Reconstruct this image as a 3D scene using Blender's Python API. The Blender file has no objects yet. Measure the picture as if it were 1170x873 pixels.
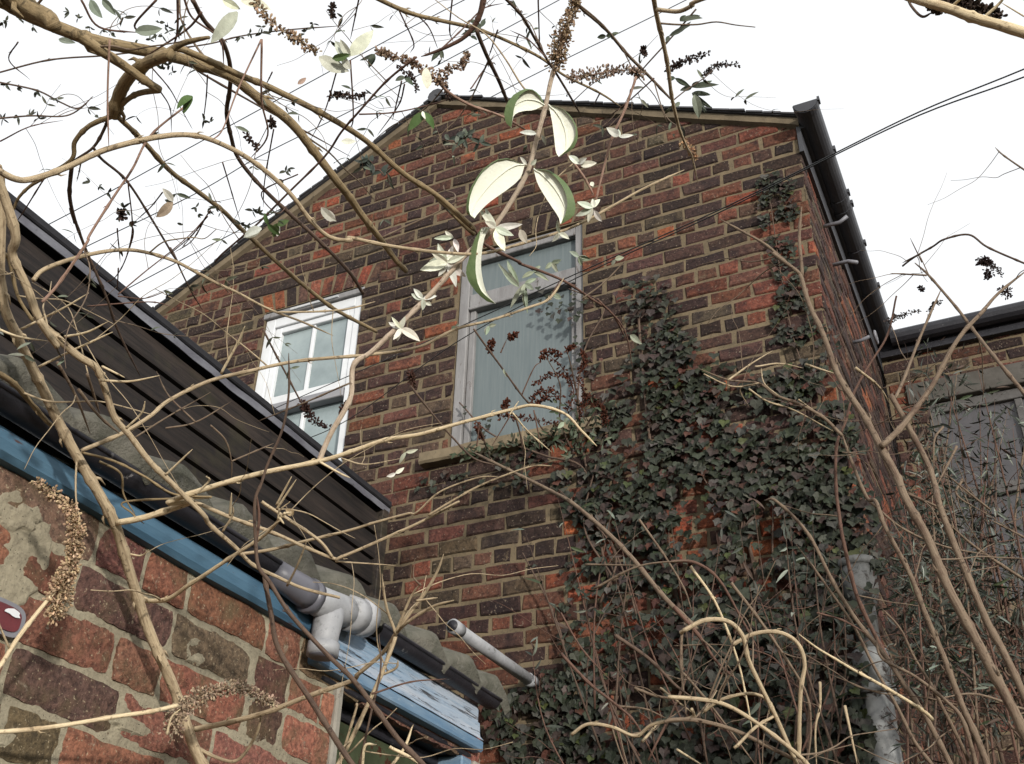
import bpy, math, random
import numpy as np
from mathutils import Vector, noise
random.seed(7)
scene = bpy.context.scene
col = scene.collection
R = math.radians

# ------------------------------------------------------------------ camera
F_PX, PITCH, ROLL, YAW = 1279.6, .568747, .0312608, -.461429
PW, PH = 1170, 873
def _basis():
    cp, sp = math.cos(PITCH), math.sin(PITCH)
    f = np.array([0, cp, sp]); u = np.array([0, -sp, cp]); r = np.array([1., 0, 0])
    c, s = math.cos(ROLL), math.sin(ROLL)
    r, u = c*r+s*u, -s*r+c*u
    M = np.array([[math.cos(YAW), math.sin(YAW), 0], [-math.sin(YAW), math.cos(YAW), 0], [0, 0, 1.]])
    return M@r, M@u, M@f
RT, UP, FW = _basis()
CAM = np.array([0, 0, 1.6])
cd = bpy.data.cameras.new('camera'); cam = bpy.data.objects.new('camera', cd); col.objects.link(cam)
cd.sensor_width = 36; cd.lens = 36*F_PX/PW; cd.clip_start = .02; cd.clip_end = 500
from mathutils import Matrix
cam.matrix_world = Matrix(((RT[0], UP[0], -FW[0], CAM[0]), (RT[1], UP[1], -FW[1], CAM[1]), (RT[2], UP[2], -FW[2], CAM[2]), (0, 0, 0, 1)))
scene.camera = cam
def ray(x, y): return FW + RT*(x-PW/2)/F_PX - UP*(y-PH/2)/F_PX
def at(x, y, d): return CAM + ray(x, y)*d
def onX(x, y, X): r = ray(x, y); return CAM + r*X/r[0]
def onY(x, y, Y): r = ray(x, y); return CAM + r*Y/r[1]

# ------------------------------------------------------------------ light
SUN_D = Vector((-.73, .66, -.13)).normalized()
el = math.asin(-SUN_D.z); rot = math.atan2(-SUN_D.x, -SUN_D.y)
w = bpy.data.worlds.new('World'); scene.world = w; w.use_nodes = True
nt = w.node_tree; nt.nodes.clear()
sky = nt.nodes.new('ShaderNodeTexSky'); sky.sky_type = 'NISHITA'; sky.sun_disc = False
sky.sun_elevation = el; sky.sun_rotation = rot; sky.dust_density = 4; sky.air_density = 1
hs = nt.nodes.new('ShaderNodeHueSaturation'); hs.inputs['Saturation'].default_value = .2
b1 = nt.nodes.new('ShaderNodeBackground'); b1.inputs['Strength'].default_value = .07
b2 = nt.nodes.new('ShaderNodeBackground'); b2.inputs['Color'].default_value = (.97, .985, 1, 1); b2.inputs['Strength'].default_value = .99
ad = nt.nodes.new('ShaderNodeAddShader'); wo = nt.nodes.new('ShaderNodeOutputWorld')
nt.links.new(sky.outputs[0], hs.inputs['Color']); nt.links.new(hs.outputs[0], b1.inputs['Color'])
nt.links.new(b1.outputs[0], ad.inputs[0]); nt.links.new(b2.outputs[0], ad.inputs[1]); nt.links.new(ad.outputs[0], wo.inputs['Surface'])
sl = bpy.data.lights.new('flash_sun', 'SUN'); sl.energy = 3.4; sl.angle = R(2.5); sl.color = (1, .95, .87)  # low sun lamp added in place of the flash at the camera
so = bpy.data.objects.new('flash_sun', sl); col.objects.link(so); so.rotation_euler = SUN_D.to_track_quat('-Z', 'Y').to_euler(); so.location = (6, -6, 8)
scene.view_settings.view_transform = 'Standard'; scene.view_settings.look = 'None'
scene.view_settings.exposure = 0; scene.view_settings.gamma = 1; scene.view_settings.use_curve_mapping = False

# ------------------------------------------------------------------ materials
class NT:
    def __init__(s, name):
        s.m = bpy.data.materials.new(name); s.m.use_nodes = True; s.t = s.m.node_tree
        s.b = s.t.nodes['Principled BSDF']; s.co = s.t.nodes.new('ShaderNodeTexCoord')
    def n(s, k, **kw):
        x = s.t.nodes.new(k)
        for a, v in kw.items(): setattr(x, a, v)
        return x
    def l(s, a, b): s.t.links.new(a, b)
    def noise(s, scale, detail=5, rough=.6, vec=None, dist=0):
        x = s.n('ShaderNodeTexNoise'); x.inputs['Scale'].default_value = scale; x.inputs['Detail'].default_value = detail
        x.inputs['Roughness'].default_value = rough; x.inputs['Distortion'].default_value = dist
        s.l(vec if vec is not None else s.co.outputs['Object'], x.inputs['Vector']); return x.outputs['Fac']
    def ramp(s, fac, *stops):
        x = s.n('ShaderNodeValToRGB'); e = x.color_ramp.elements
        while len(e) < len(stops): e.new(.5)
        for i, (p, c) in enumerate(stops):
            e[i].position = p; e[i].color = (c, c, c, 1) if not hasattr(c, '__len__') else (*c, 1)
        s.l(fac, x.inputs['Fac']); return x.outputs['Color']
    def mix(s, fac, a, b, mode='MIX'):
        x = s.n('ShaderNodeMix', data_type='RGBA', blend_type=mode)
        for v, i in ((fac, 0), (a, 6), (b, 7)):
            if isinstance(v, (int, float)): x.inputs[i].default_value = v
            elif isinstance(v, tuple): x.inputs[i].default_value = (*v, 1)
            else: s.l(v, x.inputs[i])
        return x.outputs[2]
    def attr(s, name='Col'):
        x = s.n('ShaderNodeAttribute'); x.attribute_name = name; return x
    def mapped(s, sc, src='Object'):
        x = s.n('ShaderNodeMapping'); x.inputs['Scale'].default_value = sc; s.l(s.co.outputs[src], x.inputs['Vector']); return x.outputs['Vector']
    def bump(s, h, strength=.5, dist=.01):
        x = s.n('ShaderNodeBump'); x.inputs['Strength'].default_value = strength; x.inputs['Distance'].default_value = dist
        s.l(h, x.inputs['Height']); s.l(x.outputs[0], s.b.inputs['Normal'])
    def out(s, c, rough=.85, spec=.3):
        if isinstance(c, tuple): s.b.inputs['Base Color'].default_value = (*c, 1)
        else: s.l(c, s.b.inputs['Base Color'])
        if isinstance(rough, (int, float)): s.b.inputs['Roughness'].default_value = rough
        else: s.l(rough, s.b.inputs['Roughness'])
        s.b.inputs['Specular IOR Level'].default_value = spec
        return s.m

def m_brick(name, fine, soot, speck, smear, bump=.6):
    t = NT(name); a = t.attr().outputs['Color']
    n1 = t.noise(fine*.35, 6, .7); n2 = t.noise(fine, 5, .7); n3 = t.noise(fine*.12, 4, .6)
    c = t.mix(t.ramp(n1, (.3, 0.), (.75, 1.)), a, t.mix(1., a, (1.4, 1.3, 1.2), 'MULTIPLY'))
    c = t.mix(t.ramp(n2, (.36, .9), (.6, 0.)), c, t.mix(1., c, (.32, .33, .36), 'MULTIPLY'))
    c = t.mix(t.ramp(n3, (.5, 0.), (.68, .8)), c, soot)
    n4 = t.noise(fine*1.7, 2, .5)
    c = t.mix(t.ramp(n4, (.64, 0.), (.72, .7)), c, speck)
    n5 = t.noise(fine*.22, 6, .75, dist=.4)
    c = t.mix(t.ramp(n5, (.62, 0.), (.7, .8)), c, smear)
    h = t.mix(.5, n2, n1)
    t.bump(h, bump, .012)
    return t.out(c, .9, .25)
def m_mortar(name, c0, c1, c2, sc=40):
    t = NT(name); n1 = t.noise(sc*.15, 6, .7); n2 = t.noise(sc, 6, .75); n3 = t.noise(sc*2.2, 2, .5)
    c = t.mix(t.ramp(n1, (.35, 0.), (.65, 1.)), c0, c1)
    c = t.mix(t.ramp(n2, (.5, 0.), (.72, .85)), c, c2)
    c = t.mix(t.ramp(n3, (.27, .9), (.33, 0.)), c, (.03, .027, .022))
    t.bump(t.mix(.5, n2, n1), .7, .01); return t.out(c, .95, .15)
def m_plain(name, c0, c1, sc=12, rough=.7, spec=.3, bump=.2, stretch=None, c2=None, lim=(.6, .7), bd=.004):
    t = NT(name); v = t.mapped(stretch) if stretch else None
    n1 = t.noise(sc, 6, .65, v); n2 = t.noise(sc*4, 5, .7, v)
    c = t.mix(t.ramp(n1, (.32, 0.), (.68, 1.)), c0, c1)
    if c2: c = t.mix(t.ramp(t.noise(sc*1.7, 6, .8, v, .3), (lim[0], 0.), (lim[1], 1.)), c, c2)
    t.bump(n2, bump, bd); return t.out(c, rough, spec)
def m_attr(name, sc=60, rough=.6, spec=.35, amt=.5, bump=.2, trans=0):
    t = NT(name); a = t.attr().outputs['Color']; n = t.noise(sc, 4, .6)
    c = t.mix(t.ramp(n, (.35, amt), (.65, 0.)), a, t.mix(1., a, (.5, .5, .5), 'MULTIPLY'))
    t.bump(n, bump, .003); m = t.out(c, rough, spec)
    return m
def m_bark(name, c0, c1, c2, rough=.75):
    t = NT(name); uv = t.mapped((5, 40, 1), 'UV'); uv2 = t.mapped((9, 9, 1), 'UV')
    n1 = t.noise(1.6, 5, .65, uv2); n2 = t.noise(1, 5, .7, t.mapped((14, 22, 1), 'UV')); n3 = t.noise(120, 3, .6)
    c = t.mix(t.ramp(n1, (.35, 0.), (.65, 1.)), c0, c1)
    n5 = t.noise(22, 4, .7); c = t.mix(t.ramp(n2, (.5, 0.), (.64, .85)), c, c2)
    c = t.mix(t.ramp(n5, (.54, 0.), (.7, .7)), c, c2)
    c = t.mix(t.ramp(n3, (.6, 0.), (.68, .7)), c, tuple(x*.4 for x in c2))
    t.bump(t.mix(.5, n2, n3), .6, .004); return t.out(c, rough, .25)

M = {}
M['brick'] = m_brick('sooty_brick', 55, (.018, .012, .013), (.24, .19, .14), (.15, .11, .07), 1.)
M['mortar'] = m_mortar('sooty_mortar', (.175, .135, .085), (.125, .098, .063), (.06, .048, .036))
M['nbrick'] = m_brick('red_stock_brick', 110, (.105, .078, .042), (.4, .33, .22), (.27, .235, .175), 1.)
M['nmortar'] = m_mortar('lime_mortar', (.32, .285, .205), (.24, .21, .15), (.13, .11, .08), 110)
M['white'] = m_plain('white_gloss_paint', (.66, .68, .7), (.56, .57, .58), 6, .35, .5, .05, c2=(.3, .28, .25), lim=(.68, .76))
M['greyrail'] = m_plain('grey_shadowed_rail', (.2, .2, .22), (.26, .26, .27), 6, .5, .4, .05)  # meeting rail of the white sash, its shade put into the grey
M['oldpaint'] = m_plain('flaking_grey_paint', (.25, .245, .245), (.155, .15, .15), 14, .7, .3, .4, (1, 1, .25), (.09, .07, .06), (.58, .66))
M['pane_light'] = m_plain('curtain_reflection_glass', (.16, .2, .21), (.29, .345, .35), 2.6, .12, .5, 0.)  # net curtain tone, with uneven sky reflection painted into the pane colour
M['pane_dark'] = m_plain('grimy_glass', (.1, .125, .13), (.135, .16, .163), 18, .32, .4, .03, (4, 4, .2))
M['stone'] = m_plain('weathered_sill_stone', (.21, .165, .105), (.12, .096, .064), 9, .9, .2, .5, None, (.07, .06, .045), (.55, .68))
M['verge'] = m_plain('verge_mortar', (.19, .15, .1), (.11, .088, .06), 10, .95, .2, .5, None, (.06, .05, .04), (.58, .7))
M['slate'] = m_plain('dark_slate', (.035, .036, .04), (.055, .055, .06), 8, .6, .4, .3)
M['gutter'] = m_plain('dark_grey_plastic', (.035, .036, .042), (.055, .056, .062), 5, .45, .4, .1)
M['blackgutter'] = m_plain('old_black_iron', (.012, .012, .016), (.022, .021, .026), 20, .5, .4, .4, None, (.2, .19, .19), (.63, .68))
M['greymetal'] = m_plain('galvanised_metal', (.2, .2, .22), (.14, .14, .16), 15, .5, .5, .1)
M['boards'] = None
M['lead'] = m_plain('lead_flashing', (.17, .175, .2), (.09, .09, .11), 14, .6, .4, .5, (1, .4, 1), (.05, .05, .06), (.6, .7))
M['felt'] = m_plain('roof_felt', (.014, .014, .017), (.024, .024, .028), 20, .8, .3, .4)
M['moss'] = m_plain('mossy_concrete_tile', (.16, .15, .125), (.08, .08, .062), 18, .95, .2, .9, None, (.17, .165, .15), (.58, .7), .01)
M['blue'] = m_plain('chalky_blue_paint', (.034, .085, .145), (.075, .15, .215), 6, .55, .3, .4, (1, .35, 2), (.07, .035, .03), (.62, .66))
M['bluewhite'] = m_plain('peeling_blue_white_paint', (.4, .43, .48), (.17, .27, .38), 10, .65, .3, .8, (1.6, .3, 6), (.04, .04, .045), (.545, .6))
M['bluetrim'] = m_plain('blue_frame_paint', (.05, .125, .22), (.19, .26, .33), 9, .55, .3, .4, (1, .4, 3), (.3, .36, .4), (.56, .64))
M['pvc'] = m_plain('grey_pvc', (.35, .355, .37), (.24, .245, .255), 13, .5, .4, .25, None, (.09, .088, .08), (.55, .7))
M['pvcdark'] = m_plain('dark_grey_pvc', (.12, .12, .14), (.09, .09, .105), 7, .4, .45, .1)
M['soil'] = m_plain('flaking_white_iron', (.28, .285, .28), (.16, .16, .155), 9, .6, .3, .6, None, (.05, .04, .035), (.55, .62))
M['render'] = m_plain('cement_render', (.3, .28, .24), (.2, .185, .155), 14, .95, .2, .6, None, (.12, .1, .08), (.6, .7))
M['greenpane'] = m_plain('painted_reflection_glass', (.018, .024, .014), (.06, .075, .042), 9, .1, .5, .05, None, (.05, .018, .012), (.56, .6))  # green and brown reflections painted into the pane colour
M['soilground'] = m_plain('bare_soil', (.06, .045, .03), (.05, .06, .03), 3, .95, .2, .8)
M['wire'] = m_plain('black_cable', (.012, .012, .012), (.02, .02, .02), 20, .5, .3, 0)
M['tan'] = m_bark('pale_tan_bark', (.48, .385, .255), (.35, .27, .17), (.16, .11, .065))
M['pale'] = m_bark('bleached_dead_stem', (.66, .55, .37), (.56, .45, .28), (.34, .24, .14))
M['olive'] = m_bark('olive_brown_bark', (.29, .215, .12), (.21, .155, .083), (.1, .076, .042))
M['dark'] = m_bark('dark_brown_bark', (.125, .083, .06), (.09, .06, .043), (.035, .022, .018))
M['pinkish'] = m_bark('pinkish_young_bark', (.36, .24, .18), (.28, .17, .13), (.16, .085, .06))
M['pinkpale'] = m_bark('pale_pink_grey_bark', (.58, .48, .38), (.5, .4, .3), (.32, .23, .16))
M['reddish'] = m_bark('red_brown_twig_bark', (.15, .085, .06), (.11, .06, .045), (.05, .028, .022))
M['rbark'] = m_bark('grey_tan_bark', (.21, .158, .11), (.15, .108, .074), (.08, .045, .032))
M['leafwhite'] = m_plain('felted_white_leaf_underside', (.82, .83, .72), (.77, .78, .66), 60, .9, .15, .25)
M['leafgreen'] = m_plain('green_leaf_top', (.085, .135, .05), (.13, .175, .075), 60, .55, .3, .25, None, (.3, .2, .05), (.66, .74))
M['leaf'] = m_attr('leaf_colour', 90, .65, .3)
M['ivy'] = m_attr('ivy_leaf', 70, .55, .25, .6)
M['dead'] = m_attr('dried_flower', 200, .9, .15, .5)
def m_boards():
    t = NT('black_weathered_boards'); v = t.mapped((1, .12, 1.)); v2 = t.mapped((1, .04, 1.))
    n1 = t.noise(9, 6, .7, v); n2 = t.noise(60, 5, .7, v2); n3 = t.noise(2.6, 4, .6)
    a = t.attr().outputs['Color']
    c = t.mix(t.ramp(n1, (.4, 0.), (.7, 1.)), a, t.mix(1., a, (2.4, 2.2, 2.0), 'MULTIPLY'))
    c = t.mix(t.ramp(n2, (.45, 0.), (.62, .85)), c, (.009, .008, .008))
    c = t.mix(t.ramp(n3, (.55, 0.), (.7, .55)), c, (.05, .047, .022))
    c = t.mix(t.ramp(t.noise(5, 5, .7), (.55, 0.), (.68, .7)), c, (.014, .012, .013))
    t.bump(n2, .5, .006); return t.out(c, .75, .25)
M['boards'] = m_boards()

# ------------------------------------------------------------------ mesh helpers
class MB:
    def __init__(s): s.v = []; s.f = []; s.mi = []; s.c = []; s.uv = {}
    def add(s, vs, fs, mi=0, c=(1, 1, 1), uvs=None):
        o = len(s.v); s.v += [tuple(map(float, p)) for p in vs]
        for k, f in enumerate(fs):
            if uvs: s.uv[len(s.f)] = [uvs[i] for i in f]
            s.f.append([o+i for i in f]); s.mi.append(mi); s.c.append(c)
    def box(s, a, b, mi=0, c=(1, 1, 1), bev=0):
        x0, y0, z0 = a; x1, y1, z1 = b
        if bev <= 0:
            vs = [(x, y, z) for z in (z0, z1) for y in (y0, y1) for x in (x0, x1)]
            s.add(vs, [(0, 2, 3, 1), (4, 5, 7, 6), (0, 1, 5, 4), (2, 6, 7, 3), (0, 4, 6, 2), (1, 3, 7, 5)], mi, c); return
        e = bev
        vs = []; idx = {}
        lo = (x0, y0, z0); hi = (x1, y1, z1)
        for cx in (0, 1):
            for cy in (0, 1):
                for cz in (0, 1):
                    cc = (cx, cy, cz); P = [hi[i] if cc[i] else lo[i] for i in range(3)]
                    for ax in range(3):
                        q = [P[i] if i == ax else P[i]+(-e if cc[i] else e) for i in range(3)]
                        idx[cc, ax] = len(vs); vs.append(q)
        fs = []
        for ax in range(3):
            o1, o2 = [i for i in range(3) if i != ax]
            for sd in (0, 1):
                q = []
                for p1, p2 in ((0, 0), (1, 0), (1, 1), (0, 1)):
                    cc = [0, 0, 0]; cc[ax] = sd; cc[o1] = p1; cc[o2] = p2; q.append(idx[tuple(cc), ax])
                fs.append(q)
        for ax in range(3):
            o1, o2 = [i for i in range(3) if i != ax]
            for p1 in (0, 1):
                for p2 in (0, 1):
                    c0 = [0, 0, 0]; c0[o1] = p1; c0[o2] = p2; c1 = c0[:]; c1[ax] = 1
                    fs.append([idx[tuple(c0), o1], idx[tuple(c0), o2], idx[tuple(c1), o2], idx[tuple(c1), o1]])
        for k in [(a_, b_, c_) for a_ in (0, 1) for b_ in (0, 1) for c_ in (0, 1)]: fs.append([idx[k, 0], idx[k, 1], idx[k, 2]])
        s.add(vs, fs, mi, c)
    def tube(s, pts, rad, n=8, mi=0, c=(1, 1, 1), cap=True, jit=0):
        P = [np.array(p, float) for p in pts]; k = len(P)
        if hasattr(rad, '__len__') is False: rad = [rad]*k
        T = []
        for i in range(k):
            d = P[min(i+1, k-1)]-P[max(i-1, 0)]; T.append(d/(np.linalg.norm(d)+1e-9))
        a = np.array([0, 0, 1.]) if abs(T[0][2]) < .9 else np.array([1., 0, 0])
        N = np.cross(T[0], a); N /= np.linalg.norm(N)
        vs = []; uvs = []; L = 0
        for i in range(k):
            N = N-T[i]*(N@T[i]); N /= np.linalg.norm(N)+1e-9; B = np.cross(T[i], N)
            if i: L += np.linalg.norm(P[i]-P[i-1])
            for j in range(n):
                t = 2*math.pi*j/n; r = rad[i]*(1+(random.uniform(-jit, jit) if jit else 0))
                vs.append(P[i]+(N*math.cos(t)+B*math.sin(t))*r); uvs.append((j/n if j <= n/2 else 1-j/n, L))
        fs = [(i*n+j, i*n+(j+1) % n, (i+1)*n+(j+1) % n, (i+1)*n+j) for i in range(k-1) for j in range(n)]
        if cap: fs += [tuple(range(n))[::-1], tuple((k-1)*n+j for j in range(n))]
        s.add(vs, fs, mi, c, uvs)
    def build(s, name, mats, parent=None, smooth=False, label=None):
        me = bpy.data.meshes.new(name); me.from_pydata(s.v, [], s.f)
        for m in (mats if isinstance(mats, (list, tuple)) else [mats]): me.materials.append(m)
        me.polygons.foreach_set('material_index', s.mi)
        ca = me.color_attributes.new('Col', 'FLOAT_COLOR', 'CORNER')
        buf = []
        for f, c in zip(s.f, s.c): buf += [c[0], c[1], c[2], 1.]*len(f)
        ca.data.foreach_set('color', buf)
        if s.uv:
            ul = me.uv_layers.new(name='UVMap'); ub = []
            for i, f in enumerate(s.f):
                for q in s.uv.get(i, [(0, 0)]*len(f)): ub += [q[0], q[1]]
            ul.data.foreach_set('uv', ub)
        if smooth: me.polygons.foreach_set('use_smooth', [True]*len(s.f))
        me.update()
        o = bpy.data.objects.new(name, me); col.objects.link(o)
        if parent:
            o.parent = parent
            root = parent.matrix_basis.translation.copy(); q = parent.parent
            while q: root += q.matrix_basis.translation; q = q.parent
            o.location = -root
        if label: o['label'] = label
        return o
def thing(name, label, cat, loc, group=None):
    o = bpy.data.objects.new(name, None); col.objects.link(o); o.location = loc; o.empty_display_size = .1
    o['label'] = label; o['category'] = cat
    if group: o['group'] = group
    return o
def tag(o, label, cat, group=None):
    o['label'] = label; o['category'] = cat
    if group: o['group'] = group
    return o
def rnd(a, b): return random.uniform(a, b)
def clip(poly, lines):
    # poly list of (u,v); lines (a,b,c): keep a*u+b*v<=c
    for a, b, c in lines:
        o = []
        for i in range(len(poly)):
            p, q = poly[i-1], poly[i]; dp = a*p[0]+b*p[1]-c; dq = a*q[0]+b*q[1]-c
            if dp <= 0: o.append(p)
            if dp*dq < 0: t = dp/(dp-dq); o.append((p[0]+(q[0]-p[0])*t, p[1]+(q[1]-p[1])*t))
        poly = o
        if len(poly) < 3: return []
    return poly

# ------------------------------------------------------------------ ground
g = MB(); n = 40; S = 60
vs = [((i/n-.5)*2*S, (j/n-.5)*2*S, 0) for j in range(n+1) for i in range(n+1)]
g.add(vs, [(j*(n+1)+i, j*(n+1)+i+1, (j+1)*(n+1)+i+1, (j+1)*(n+1)+i) for j in range(n) for i in range(n)])
go = g.build('ground', M['soilground']); go['kind'] = 'structure'

# ------------------------------------------------------------------ brickwork
PAL_SOOT = [((.034, .021, .018), 34), ((.056, .032, .026), 26), ((.092, .041, .029), 20), ((.13, .048, .03), 10), ((.2, .064, .032), 4), ((.07, .05, .035), 9)]
PAL_RED = [((.22, .064, .034), 35), ((.16, .055, .036), 35), ((.09, .047, .036), 22), ((.27, .08, .036), 10)]
def pick(pal):
    cs, ws = zip(*pal); c = random.choices(cs, ws)[0]; k = rnd(.75, 1.3); return tuple(x*k*rnd(.92, 1.08) for x in c)
def brick_wall(mb, P, umin, umax, vmin, vmax, lines=(), holes=(), ch=.0843, bl=.221, joint=.014, v0=0, pal=None, header_every=4, proud=.004, extra=None):
    """P(u,v,n)->point ; holes (u0,u1,v0,v1)"""
    r = int(math.floor((vmin-v0)/ch)); v = v0+r*ch
    while v < vmax:
        va, vb = max(v, vmin), min(v+ch, vmax)
        if vb-va > .004:
            # intervals
            cuts = sorted({va, vb, *[h for H in holes for h in H[2:4] if va < h < vb]})
            for ca, cb in zip(cuts[:-1], cuts[1:]):
                iv = [(umin, umax)]
                for (h0, h1, g0, g1) in holes:
                    if g0 < (ca+cb)/2 < g1:
                        ni = []
                        for a, b in iv:
                            if h1 <= a or h0 >= b: ni.append((a, b)); continue
                            if h0 > a: ni.append((a, h0))
                            if h1 < b: ni.append((h1, b))
                        iv = ni
                for a, b in iv:
                    q = clip([(a, ca), (b, ca), (b, cb), (a, cb)], lines)
                    if len(q) > 2: mb.add([P(u_, v_, 0) for u_, v_ in q], [tuple(range(len(q)))], 1)
                    if cb-ca < .03: continue
                    head = header_every and (r % header_every == 0)
                    step = bl/2 if head else bl
                    off = (r*.618*bl if not head else 0) % step
                    off = (bl/2 if r % 2 else 0) + (.25*bl if head else 0) + rnd(-.02, .02)
                    u = a - ((a-off) % step)
                    while u < b:
                        st = step
                        jj = rnd(-.006, .006)
                        ua, ub = max(u+joint/2+jj, a), min(u+st-joint/2+jj, b)
                        if ub-ua > .03:
                            y0, y1 = ca+(joint/2 if ca == va else 0)+rnd(-.002, .002), cb-joint/2+rnd(-.002, .002)
                            j = .005
                            q = [(ua+rnd(-j, j), y0+rnd(-j, j)), ((ua+ub)/2+rnd(-.02, .02), y0+rnd(-j, j)), (ub+rnd(-j, j), y0+rnd(-j, j)), (ub+rnd(-j, j), y1+rnd(-j, j)), ((ua+ub)/2+rnd(-.02, .02), y1+rnd(-j, j)), (ua+rnd(-j, j), y1+rnd(-j, j))]
                            q = clip(q, lines)
                            if len(q) > 2:
                                cu = sum(p[0] for p in q)/len(q); cv = sum(p[1] for p in q)/len(q)
                                pr = proud+rnd(-.003, .004); tu, tv = rnd(-.02, .02), rnd(-.03, .03)
                                ins = .007
                                inner = []
                                for p in q:
                                    dx, dy = cu-p[0], cv-p[1]
                                    inner.append((p[0]+math.copysign(min(ins, abs(dx)*.4), dx), p[1]+math.copysign(min(ins, abs(dy)*.4), dy)))
                                m = len(q)
                                vs_ = [P(p[0], p[1], -.004) for p in q]+[P(p[0], p[1], pr-.004) for p in q]+[P(p[0], p[1], pr+tu*(p[0]-cu)+tv*(p[1]-cv)+.002) for p in inner]
                                fs_ = [(i, (i+1) % m, m+(i+1) % m, m+i) for i in range(m)]+[(m+i, m+(i+1) % m, 2*m+(i+1) % m, 2*m+i) for i in range(m)]+[tuple(2*m+i for i in range(m))]
                                c = (extra(cu, cv) if extra else None) or pick(pal or PAL_SOOT)
                                mb.add(vs_, fs_, 0, c)
                        u += st
        v += ch; r += 1

# ------------------------------------------------------------------ gabled terrace house
D = 4.4; XC = -.575; XL = -4.95; APX, APZ = -2.78, 7.015; EZ = 5.915
sR = (APZ-EZ)/(XC-APX); sL = (APZ-5.845)/(APX-XL)
GL = [(sR, 1, APZ+sR*APX), (-sL, 1, APZ-sL*APX)]
W1 = (-3.915, -3.2, 4.40-.0843*2, 5.66); W2 = (-2.545, -1.785, 4.40, 5.70)
AT = 4.40+.0843*17; AB = 4.40+.0843*15
house = thing('terrace_house', 'tall sooty brick gabled house with two sash windows and ivy on its wall', 'house', (-2.7, 4.4, 0))
wb = MB()
ARC = [(W1[0]-.1, W1[1]+.1, 5.682, AT), (W2[0]-.1, W2[1]+.1, W2[3], AT)]
def redder(u, v):
    # patches of bare red brick where the soot has weathered off
    k = noise.noise(Vector((u*1.3, v*1.6, 3)))+(.8 if (u > -1.8 and v < 4.0 and u < -.85) else 0)+(.75 if (u > -1.2 and 4.7 < v < 5.2) else 0)+(.12 if v > 5.3 else 0)
    if random.random() < max(0, (k-.12)*.95): return pick(PAL_RED)
brick_wall(wb, lambda u, v, n_: (u, D-n_, v), XL, XC, 0.0, APZ, GL, [(W1[0], W1[1], W1[2], AB), (W2[0], W2[1], W2[2], AB)]+[(q[0], q[1], AB, AT) for q in ARC], v0=4.40-.0843*52, extra=redder)
for (a, b, z0, z1) in ARC:
    wb.add([(a, D, z0), (b, D, z0), (b, D, z1), (a, D, z1)], [(0, 1, 2, 3)], 1)
    wb.add([(a, D, AB), (a+.1, D, AB), (a+.1, D, z0), (a, D, z0)], [(0, 1, 2, 3)], 1); wb.add([(b-.1, D, AB), (b, D, AB), (b, D, z0), (b-.1, D, z0)], [(0, 1, 2, 3)], 1)
    k = int((b-a)/.0785)
    for i in range(k):
        u0 = a+(b-a)*i/k+.006; u1 = a+(b-a)*(i+1)/k-.006
        sp = ((u0+u1)/2-(a+b)/2)*.12
        wb_c = pick(PAL_SOOT) if random.random() < (.42 if a < -3 else .7) else pick(PAL_RED)
        q = [(u0, z0+.005), (u1, z0+.005), (u1+sp, z1-.005), (u0+sp, z1-.005)]
        pr = rnd(.003, .009)
        wb.add([(p[0], D+.004, p[1]) for p in q]+[(p[0]+(.004 if i_ in (0, 3) else -.004), D-pr, p[1]+(.004 if i_ < 2 else -.004)) for i_, p in enumerate(q)],
               [(0, 1, 5, 4), (1, 2, 6, 5), (2, 3, 7, 6), (3, 0, 4, 7), (4, 5, 6, 7)], 0, wb_c)
# side wall running back
brick_wall(wb, lambda u, v, n_: (XC+n_, u, v), D, 12, 0, EZ, [], [], v0=4.40-.0843*52)
# window reveals
for (a, b, z0, z1) in (W1, W2):
    for x in (a, b): wb.add([(x, D, z0), (x, D+.2, z0), (x, D+.2, z1), (x, D, z1)], [(0, 1, 2, 3)], 1)
    wb.add([(a, D, z1), (b, D, z1), (b, D+.2, z1), (a, D+.2, z1)], [(0, 1, 2, 3)], 1)
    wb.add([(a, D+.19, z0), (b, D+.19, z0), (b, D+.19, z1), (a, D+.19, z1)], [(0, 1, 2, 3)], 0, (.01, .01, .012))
# far walls (unseen sides)
wb.add([(XL, D, 0), (XL, 12, 0), (XL, 12, 5.845), (XL, D, 5.845)], [(0, 1, 2, 3)], 1)
wb.build('wall', [M['brick'], M['mortar']], house)
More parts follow.
